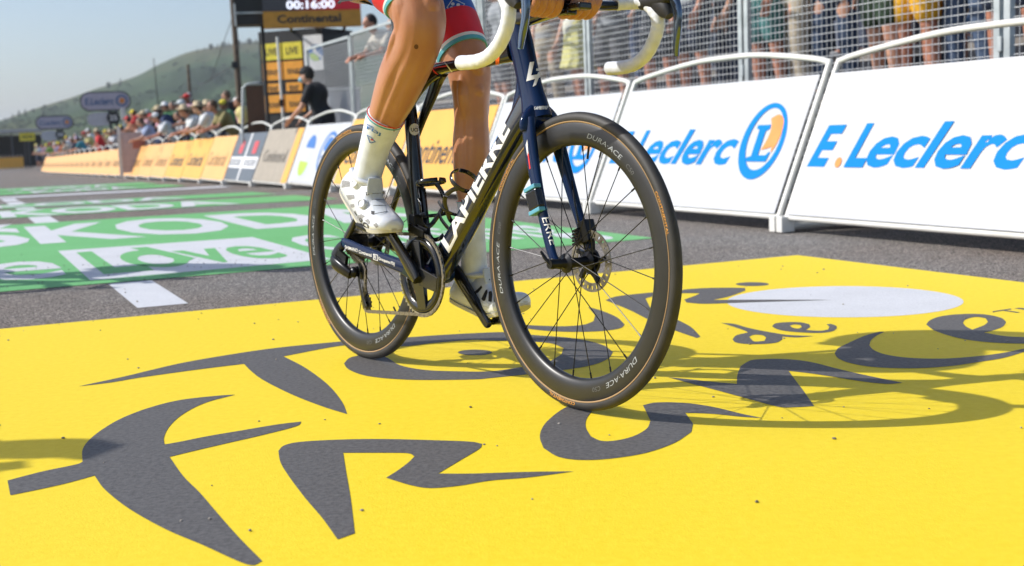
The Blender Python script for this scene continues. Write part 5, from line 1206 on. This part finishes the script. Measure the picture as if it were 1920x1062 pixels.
# people on the stand behind the fence: px,D,dz -> only the legs show below the bars and the picture edge
stand=[
(1028,6.35,.77,'person in beige trousers standing behind the head tube',dict(bottom='trousers',pants=(.40,.34,.25),pose='stand',shirt=(.3,.3,.3))),
(1082,6.2,.77,'person in a pale yellow skirt behind the handlebar',dict(bottom='skirt',pants=(.72,.68,.25),pose='cross',shirt=(.7,.7,.6),skin=1)),
(1148,6.4,.77,'person in charcoal shorts between two fence posts',dict(bottom='shorts',pants=(.07,.07,.08),pose='cross',skin=1)),
(1236,6.25,.77,'person in dark shorts behind the brake lever',dict(bottom='shorts',pants=(.03,.035,.05),pose='cross',skin=1)),
(1300,6.15,.77,'person in navy shorts with bare brown legs left of the fence post',dict(bottom='shorts',pants=(.02,.03,.06),pose='stand',skin=1)),
(1372,6.5,.77,'person in dark navy trousers behind the double fence post',dict(bottom='trousers',pants=(.03,.045,.09),pose='stand')),
(1440,6.2,.77,'person in teal shorts right of the double fence post',dict(bottom='shorts',pants=(.06,.20,.20),pose='stand',skin=1)),
(1500,6.3,.77,'person in loose beige cargo trousers',dict(bottom='trousers',pants=(.42,.36,.27),pose='cross')),
(1566,6.45,.77,'person in dark blue jeans above the white banner',dict(bottom='trousers',pants=(.03,.055,.11),pose='stand')),
(1660,6.15,.77,'person in dark green shorts with bare legs',dict(bottom='shorts',pants=(.03,.06,.03),pose='cross',skin=0)),
(1722,6.2,.77,'left one of two people in mustard yellow shorts',dict(bottom='shorts',pants=(.80,.42,.02),pose='stand',skin=1)),
(1772,6.45,.77,'right one of two people in mustard yellow shorts',dict(bottom='shorts',pants=(.75,.38,.02),pose='cross',skin=1)),
(1822,6.4,.77,'person in blue denim trousers left of the right hand fence post',dict(bottom='trousers',pants=(.07,.11,.19),pose='stand')),
(1905,6.2,.77,'person in very dark shorts at the right edge of the view',dict(bottom='shorts',pants=(.012,.02,.045),pose='cross',skin=1)),
(985,6.35,.77,'person in black leggings behind the handlebar drop',dict(bottom='trousers',pants=(.03,.03,.04),pose='stand')),
(942,6.3,.77,'person in grey shorts and white shoes seen through the frame',dict(bottom='shorts',pants=(.2,.2,.22),pose='stand',skin=1)),
(752,5.95,.77,'person in a cream shirt resting a hand on the top rail of the fence',dict(bottom='trousers',pants=(.30,.28,.26),pose='rail',shirt=(.66,.60,.52),skin=1)),
(750,6.3,.77,'person in grey trousers behind the near shin',dict(bottom='trousers',pants=(.25,.25,.28),pose='stand',shirt=(.5,.5,.52))),
]
rows2=[(1180,7.7,1.17,(.03,.045,.09)),(1268,7.6,1.17,(.06,.07,.10)),(1345,7.7,1.17,(.03,.04,.06)),(1410,7.7,1.17,(.05,.05,.055)),(1530,7.6,1.17,(.02,.025,.04)),(1600,7.7,1.17,(.05,.06,.09)),(1690,7.6,1.17,(.02,.02,.03)),(1850,7.7,1.17,(.03,.06,.12)),(1060,7.7,1.17,(.06,.06,.07)),(1110,7.6,1.17,(.02,.03,.05))]
for px,D,dz,lab,kw in stand:
    kw.setdefault('hair',rp_.randint(0,1)); kw.setdefault('shirt',(.3,.32,.35))
    person(behind(px,D,dz),ROADF+rp_.uniform(-.5,.5),lab,group='people on the stand behind the mesh fence',**kw)
r2l=['behind the left drop of the handlebar','left of the bare brown legs','behind the first navy trousers','behind the double fence post','between the beige cargo trousers and the jeans','right of the dark blue jeans','left of the mustard shorts','behind the right hand fence post','behind the yellow skirt','beside the double post near the bar top']
for (px,D,dz,c),l in zip(rows2,r2l):
    person(behind(px,D,dz),ROADF+rp_.uniform(-.6,.6),'back row person in dark trousers '+l,bottom='trousers',pose=rp_.choice(['stand','cross']),shirt=(.35,.37,.4),pants=tuple(v*1.9 for v in c),group='back row people on the stand',hair=rp_.randint(0,2))
# photographer standing outside the left edge, whose head shadow falls on the yellow mat
person(Vector((-3.30,2.78,0)),R(-20),'person on the yellow mat just outside the left edge of the view',pose='photo',bottom='trousers',shirt=(.1,.1,.12),hat='cap',hatc=(.1,.1,.1),group=None)
# ---------------- finish tower, clock, signs, poles --------------------------
M_tk=mkmat('tower_black',(.015,.015,.017),.5); M_ty=mkmat('tile_yellow',(.80,.68,.05),.5); M_to=mkmat('tile_orange',(.85,.36,.03),.5); M_tdk=mkmat('tile_ink',(.05,.035,.02),.5)
def facing(px,py,Z,name,label,cat,rz=0,**k):
    P=AT(px,py,Z); g=gz(P.y); a=math.atan2(P.x,P.y)
    return empty(name,label,cat,loc=(P.x,P.y,g),rz=-a+rz,**k)
def hz(py,px,Z,g): return AT(px,py,Z).z-g       # height above ground of a pixel at depth Z
ZT=23.0; e=facing(548,140,ZT,'timing_tower','black timing booth with stacked yellow and orange signs on its front','booth'); g=e.location.z; mpp=ZT/FP
top=hz(57,548,ZT,g); e.rotation_euler.z-=R(32); e.scale.x=1.18
b=MB(); b.box((.0,.55,top/2),(118*mpp,1.1,top)); b.build('booth_wall',M_tk,e)
xl=(-548+494)*mpp
for r,(ya,yb) in enumerate(((81,112),(116,150),(156,172),(178,211))):
    for c_ in range(2):
        x0=(495+c_*38.5-548)*mpp; x1=x0+35.5*mpp; z1=hz(ya,520,ZT,g); z0=hz(yb,520,ZT,g)
        if r==2: x0+=.03;x1-=.03
        b=MB(); b.box(((x0+x1)/2,-.012,(z0+z1)/2),(x1-x0,.02,z1-z0)); t=b.build('sign_tile',M_ty if r==0 else M_to,e)
        V,F,W=text2d('TISSOT' if r==0 and False else ('LIVE' if r==0 else 'tour'),bold=.02); s_=(x1-x0)*.62
        MB().add([((x0+x1)/2-s_/2+x/W*s_,-.0245,(z0+z1)/2-.06+y/CAPH*.12) for x,y in V],F).build('lettering',M_tdk,t)
b=MB(); x0=(573-548)*mpp;x1=(607-548)*mpp; z1=hz(68,590,ZT,g);z0=hz(133,590,ZT,g); b.box(((x0+x1)/2,-.015,(z0+z1)/2),(x1-x0,.02,z1-z0)); p=b.build('poster',M_inkw,e)
def disc(cx,cz,rx,rz_,y,a0=0,a1=2*math.pi,n=30): return [(cx+rx*math.cos(a0+(a1-a0)*i/n),y,cz+rz_*math.sin(a0+(a1-a0)*i/n)) for i in range(n if a1-a0>6 else n+1)]
cxp=(595-548)*mpp; czp=hz(101,595,ZT,g); MB().poly(disc(cxp,czp,.13,.15,-.028)).build('emblem',M_inkbl2,p)
MB().poly([(cxp+x,-.0295,czp+z) for x,z in ((-.12,-.02),(-.05,.0),(.04,-.07),(.05,-.14),(-.04,-.14),(-.1,-.09))]).build('emblem',M_inkgr,p)
MB().poly([(cxp+x,-.031,czp+z) for x,z in ((-.03,.14),(.0,.14),(.0,.03),(.12,-.08),(.09,-.10),(-.05,.02))]).build('emblem',M_inkw,p)
# clock and banner held above the booth
ZC=21.0; e=facing(585,20,ZC,'finish_clock','large black to red digital clock reading sixteen minutes above an orange banner','clock'); g=e.location.z; mpp=ZC/FP
M_scr=bpy.data.materials.new('screen_black_to_red'); M_scr.use_nodes=True; n_=M_scr.node_tree; bs=n_.nodes['Principled BSDF']; tc=n_.nodes.new('ShaderNodeTexCoord'); sx=n_.nodes.new('ShaderNodeSeparateXYZ'); rp2=n_.nodes.new('ShaderNodeValToRGB'); mr=n_.nodes.new('ShaderNodeMapRange')
n_.links.new(tc.outputs['Object'],sx.inputs[0]); n_.links.new(sx.outputs['X'],mr.inputs[0]); mr.inputs[1].default_value=-.8; mr.inputs[2].default_value=.8; n_.links.new(mr.outputs[0],rp2.inputs[0])
rp2.color_ramp.elements[0].position=.25; rp2.color_ramp.elements[0].color=(.045,.045,.055,1); rp2.color_ramp.elements[1].position=.75; rp2.color_ramp.elements[1].color=(.50,.015,.03,1); n_.links.new(rp2.outputs[0],bs.inputs['Base Color']); n_.links.new(rp2.outputs[0],bs.inputs['Emission Color']); bs.inputs['Emission Strength'].default_value=.25
x0=(494-585)*mpp;x1=(676-585)*mpp; zs=hz(19,585,ZC,g); zb=hz(50,585,ZC,g)
b=MB(); b.box((0,.14,(zs+zs+.62)/2),(x1-x0,.26,.62)); b.build('screen',M_scr,e)
b=MB(); b.box((0,.12,(zs+zb)/2-.004),(x1-x0,.24,zs-zb-.01)); bn=b.build('banner',mkmat('banner_amber',(.62,.29,.035),.5),e)
V,F,W=text2d('Continental',bold=.03); MB().add([((520-585)*mpp+x/W*(118*mpp),-.004,zb+.075+y/CAPH*.125) for x,y in V],F).build('lettering',M_ink,bn)
V,F,W=text2d('00:16:00',bold=.03); MB().add([((538-585)*mpp+x/W*(90*mpp),.006,zs+.03+y/CAPH*.125) for x,y in V],F).build('digits',emit('clock_digits',(.85,.88,1.0),1.1),e)
b=MB()
for i in range(12): b.box((0,.008,zs+.02+i*.05),(x1-x0-.01,.004,.004))
b.build('screen_louvres',M_tk,e)
for x in(x0+.42,x0+.85,x1-.25): b=MB(); b.bar((x,3.6,0),(x,3.6,zb+.1),.035,8); b.bar((x,3.6,zb+.1),(x,.2,zb+.1),.03,8); b.build('support_post',M_tk,e,smooth=True,auto=40)
e2_=facing(467,20,ZC,'speaker_box','black box hanging left of the finish clock','equipment box'); b=MB(); z1=hz(-30,467,ZC,g);z0=hz(46,467,ZC,g); b.box((0,.3,(z0+z1)/2),(54*mpp,.5,z1-z0)); b.build('box_body',M_tk,e2_)
b=MB(); b.box((.0,.04,hz(24,467,ZC,g)),(54*mpp,.05,.03)); b.build('box_rail',M_pfr,e2_); b=MB(); b.box((-.235,.0,z0+.16),(.035,.04,.36)); b.build('box_bracket',M_bfr,e2_)
b=MB(); b.bar((.2,.3,0),(.2,.3,z0),.03,8); b.build('box_stand',M_tk,e2_)
# white pole in front of the booth
e=facing(530,150,20.6,'white_pole','thin white pole with a black clamp standing in front of the booth tiles','pole'); g=e.location.z; b=MB(); b.bar((-.02,0,0),(-.045,0,hz(70,527,20.6,g)),.022,10); b.build('pole_shaft',M_bfr,e,smooth=True,auto=40)
b=MB(); zc=hz(193,530,20.6,g); b.box((-.04,-.01,zc),(.07,.07,.11)); b.build('clamp',M_tk,e)
# wooden booth door with grey hoop left of the tiles
e=facing(478,220,22.0,'hoop_gate','brown panelled gate in a rounded grey hoop beside the booth','gate'); g=e.location.z; mpp=22/FP; zt=hz(158,478,22,g); b=MB(); b.box((.02,.03,zt/2),(.30,.03,zt-.05)); b.build('brown_panel',mkmat('panel_brown',(.13,.06,.03),.6,scale=5),e)
b=MB(); b.tube([(-.24,0,0),(-.22,0,zt*.6),(-.17,0,zt-.06),(-.10,0,zt),(.08,0,zt+.02),(.17,0,zt)],.022,10); b.build('hoop',M_pfr,e,smooth=True)
# corrugated panel at the end of the fence
e=facing(645,200,21.2,'corrugated_panel','pale corrugated metal panel at the foot of the fence end','panel'); g=e.location.z; mpp=21.2/FP; V=[];F=[]; z1=hz(170,645,21.2,g)
for i in range(61):
    x=-.28+.56*i/60; V+= [(x,.015*math.sin(i*1.3),.05),(x,.015*math.sin(i*1.3),z1),(x,.015*math.sin(i*1.3)+.006,z1),(x,.015*math.sin(i*1.3)+.006,.05)]
for i in range(60):
    for j in range(4): F.append((4*i+j,4*i+(j+1)%4,4*i+4+(j+1)%4,4*i+4+j))
b=MB().add(V,F); b.build('sheet',mkmat('zinc_sheet',(.70,.71,.72),.5,.0,scale=4),e)
b=MB(); b.box((0,0,z1+.03),(.60,.05,.05)); b.build('top_rail',M_bfr,e)
# poles
M_wood=mkmat('weathered_wood',(.16,.12,.085),.9,c2=(.09,.065,.045),scale=7,bump=.5,bscale=30,bdist=.01)
e=facing(443,80,45,'wooden_pole','thick weathered wooden utility pole left of the finish clock','pole'); g=e.location.z; b=MB(); b.bar((0,0,0),(-.05,0,hz(-160,440,45,g)),.12,14,.085); b.build('pole_shaft',M_wood,e,smooth=True,auto=40)
b=MB(); b.box((-.1,-.05,hz(122,437,45,g)),(.22,.2,.22)); b.build('junction_box',M_tk,e,bevel=.01)
e=facing(355,160,60,'short_wooden_pole','short brown pole with hanging wires above the crowd','pole'); g=e.location.z; b=MB(); b.bar((0,0,0),(0,0,hz(122,353,60,g)),.10,12,.07); b.build('pole_shaft',M_wood,e,smooth=True,auto=40)
for q in(((354,126),(375,160),(395,150),(440,20)),((354,128),(362,150),(380,158),(438,122))):
    b=MB(); b.tube([tuple(AT(x,y,60-15*i/3)) for i,(x,y) in enumerate(q)],.012,6); tag(b.build('overhead_wire',M_tk,smooth=True),'thin sagging wire strung between the short pole and '+('the top of the wooden pole' if q[3][1]==20 else 'the junction box'),'wire')
e=facing(294,160,55,'thin_mast','very thin dark mast rising beside the near sign','mast'); g=e.location.z; b=MB(); b.bar((.06,0,0),(-.05,0,hz(110,292,55,g)),.035,8,.018); b.build('mast_shaft',M_tk,e,smooth=True,auto=40)
# roadside pill signs
M_pill=mkmat('sign_lilac_face',(.50,.47,.56),.5); M_pilf=mkmat('sign_frame_dark',(.05,.055,.065),.5); M_pblue=mkmat('ink_dull_blue',(.05,.13,.30),.5)
def pill(bm,w_,h_,y,z,cx=0):
    r=h_/2; pts=[(cx+w_/2-r+r*math.cos(a),y,z+r*math.sin(a)) for a in [R(-90+15*i) for i in range(13)]]+[(cx-w_/2+r+r*math.cos(a),y,z+r*math.sin(a)) for a in [R(90+15*i) for i in range(13)]]
    return pts
def slab(b,pts,y0,y1):
    n=len(pts); V=[(p[0],y0,p[2]) for p in pts]+[(p[0],y1,p[2]) for p in pts]; b.add(V,[tuple(range(n)),tuple(range(2*n-1,n-1,-1))]+[(i,(i+1)%n,n+(i+1)%n,n+i) for i in range(n)])
for (pc,py0,py1,pw,Z,num,bx,wy0,wy1,wx0,wx1,cx_,cy_,cr,lab) in ((197,172,208,92,52,'25',0,211,236,162,207,209,221.5,12,'near dark rimmed pill shaped sign with a round black number plate below'),(102,217,243,68,76,'50',0,245,264,76,108,110.5,253,8.5,'far dark rimmed pill shaped sign with a round black number plate below')):
    e=facing(pc,py0+10,Z,'distance_sign',lab,'sign',group='pill shaped distance signs'); g=e.location.z; mpp=Z/FP; zc=hz((py0+py1)/2,pc,Z,g); hh=(py1-py0)*mpp; ww=pw*mpp
    b=MB(); slab(b,pill(b,ww,hh,0,zc),0,.2); b.build('sign_rim',M_pilf,e); b=MB(); slab(b,pill(b,ww-5*mpp,hh-5*mpp,0,zc),-.02,0); f_=b.build('sign_face',M_pill,e)
    V,F,W=text2d('E.Leclerc',bold=.02,shear=.15); s_=ww*.56; MB().add([(-ww*.40+x/W*s_,-.03,zc-hh*.17+y/CAPH*hh*.34) for x,y in V],F).build('lettering',M_pblue,f_)
    b=MB(); R0=hh*.30; b.poly(disc(ww*.32,zc,R0,R0,-.03),[disc(ww*.32,zc,R0*.72,R0*.72,-.03)]); b.build('emblem',M_pblue,f_); MB().poly(disc(ww*.325,zc,R0*.45,R0*.5,-.03)).build('emblem',M_lor,f_)
    b=MB(); zw=hz((wy0+wy1)/2,pc,Z,g); slab(b,pill(b,(wx1-wx0)*mpp,(wy1-wy0)*mpp,0,zw,((wx0+wx1)/2-pc)*mpp),.02,.10); b.build('lower_plate',mkmat('sign_pale',(.55,.56,.60),.5),e)
    zd=hz(cy_,pc,Z,g); b=MB(); slab(b,disc((cx_-pc)*mpp,zd,cr*mpp,cr*mpp,0,n=28),-.05,.02); d_o=b.build('number_plate',M_tk,e)
    V,F,W=text2d(num,bold=.03); q_=cr*1.15*mpp; MB().add([((cx_-pc)*mpp-q_/2+x/W*q_,-.06,zd-cr*.38*mpp+y/CAPH*cr*.76*mpp) for x,y in V],F).build('lettering',M_inkw,d_o)
    for dx in(-.35,.35): b=MB(); b.bar(((cx_-pc)*mpp+dx*cr*mpp*1.4,.05,0),((cx_-pc)*mpp+dx*cr*mpp*1.4,.05,zc-hh*.4),.06,8); b.build('sign_post',M_pilf,e,smooth=True,auto=40)
# small white pole and camera post by the crowd
e=facing(231,214,50,'white_box_on_post','small white box on a grey post right of the near sign','post box'); g=e.location.z; b=MB(); b.bar((0,0,0),(0,0,hz(222,231,50,g)),.04,8); b.build('post_shaft',M_pfr,e,smooth=True,auto=40); b=MB(); b.box((0,0,hz(214,231,50,g)),(.18,.18,.42)); b.build('box_body',M_bfr,e,bevel=.02)
# far pavilion at the left
e=facing(30,260,95,'team_pavilion','dark open sided pavilion with a pale roof edge at the far left','pavilion'); g=e.location.z; mpp=95/FP; zt=hz(242,30,95,g); b=MB(); b.box((-.5,2,zt-.15),(120*mpp,5,.22)); b.build('roof_edge',mkmat('roof_pale',(.5,.5,.5),.6),e)
b=MB(); b.box((-.5,4,zt*.5-.2),(118*mpp,.2,zt-.5)); b.build('back_wall',M_tk,e)
for i in range(5): b=MB(); b.bar((-2.6+i*1.15,-.4,0),(-2.6+i*1.15,-.4,zt-.27),.06,8); b.build('post',M_pilf,e,smooth=True,auto=40)
e=facing(51,257,90,'yellow_banner','small yellow banner hanging from the pavilion','banner'); g=e.location.z; mpp=90/FP; b=MB(); b.box((0,0,hz(257,51,90,g)),(27*mpp,.04,15*mpp)); f_=b.build('banner_cloth',M_ty,e); V,F,W=text2d('ARRIVEE',bold=.02); MB().add([(-10*mpp+x/W*20*mpp,-.03,hz(257,51,90,g)-2.5*mpp+y/CAPH*5*mpp) for x,y in V],F).build('lettering',M_tdk,f_)
b=MB(); b.bar((-.2,.05,0),(-.2,.05,hz(264,51,90,g)),.03,6); b.build('banner_pole',M_pilf,e)
# amber barrier run closing the road at the far end
for i in range(7):
    P=AT(-4+i*7.5-30,324,88); e=empty('end_barrier',['first','second','third','fourth','fifth','sixth','seventh'][i]+' amber barrier from the left across the far end of the road','barrier','amber barriers across the far end of the road',loc=(P.x,P.y,gz(P.y)),rz=R(14)); e['kind_']=''; del e['kind_']
    b=MB(); b.box((.13,0,.48),(.27*8,.04,.74)); b.build('banner',M_bpy,e); b=MB(); b.bar((-.9,.03,0),(-.9,.03,1.0),.02,6); b.build('post',M_bfr,e); b=MB(); b.bar((1.1,.03,0),(1.1,.03,1.0),.02,6); b.build('post',M_bfr,e)

# ---------------- mountain air -----------------------------------------------
M_hz=bpy.data.materials.new('mountain_haze'); M_hz.use_nodes=True; n_=M_hz.node_tree; n_.nodes.clear(); ou=n_.nodes.new('ShaderNodeOutputMaterial'); pv=n_.nodes.new('ShaderNodeVolumePrincipled')
pv.inputs['Color'].default_value=(.86,.92,1.0,1); pv.inputs['Density'].default_value=.00028; pv.inputs['Anisotropy'].default_value=.2; n_.links.new(pv.outputs[0],ou.inputs['Volume'])
b=MB(); b.box((0,2450,54),(5200,5400,112)); hzo=b.build('haze',M_hz); tag(hzo,'thin bluish summer haze over the far hill','haze',kind='stuff')
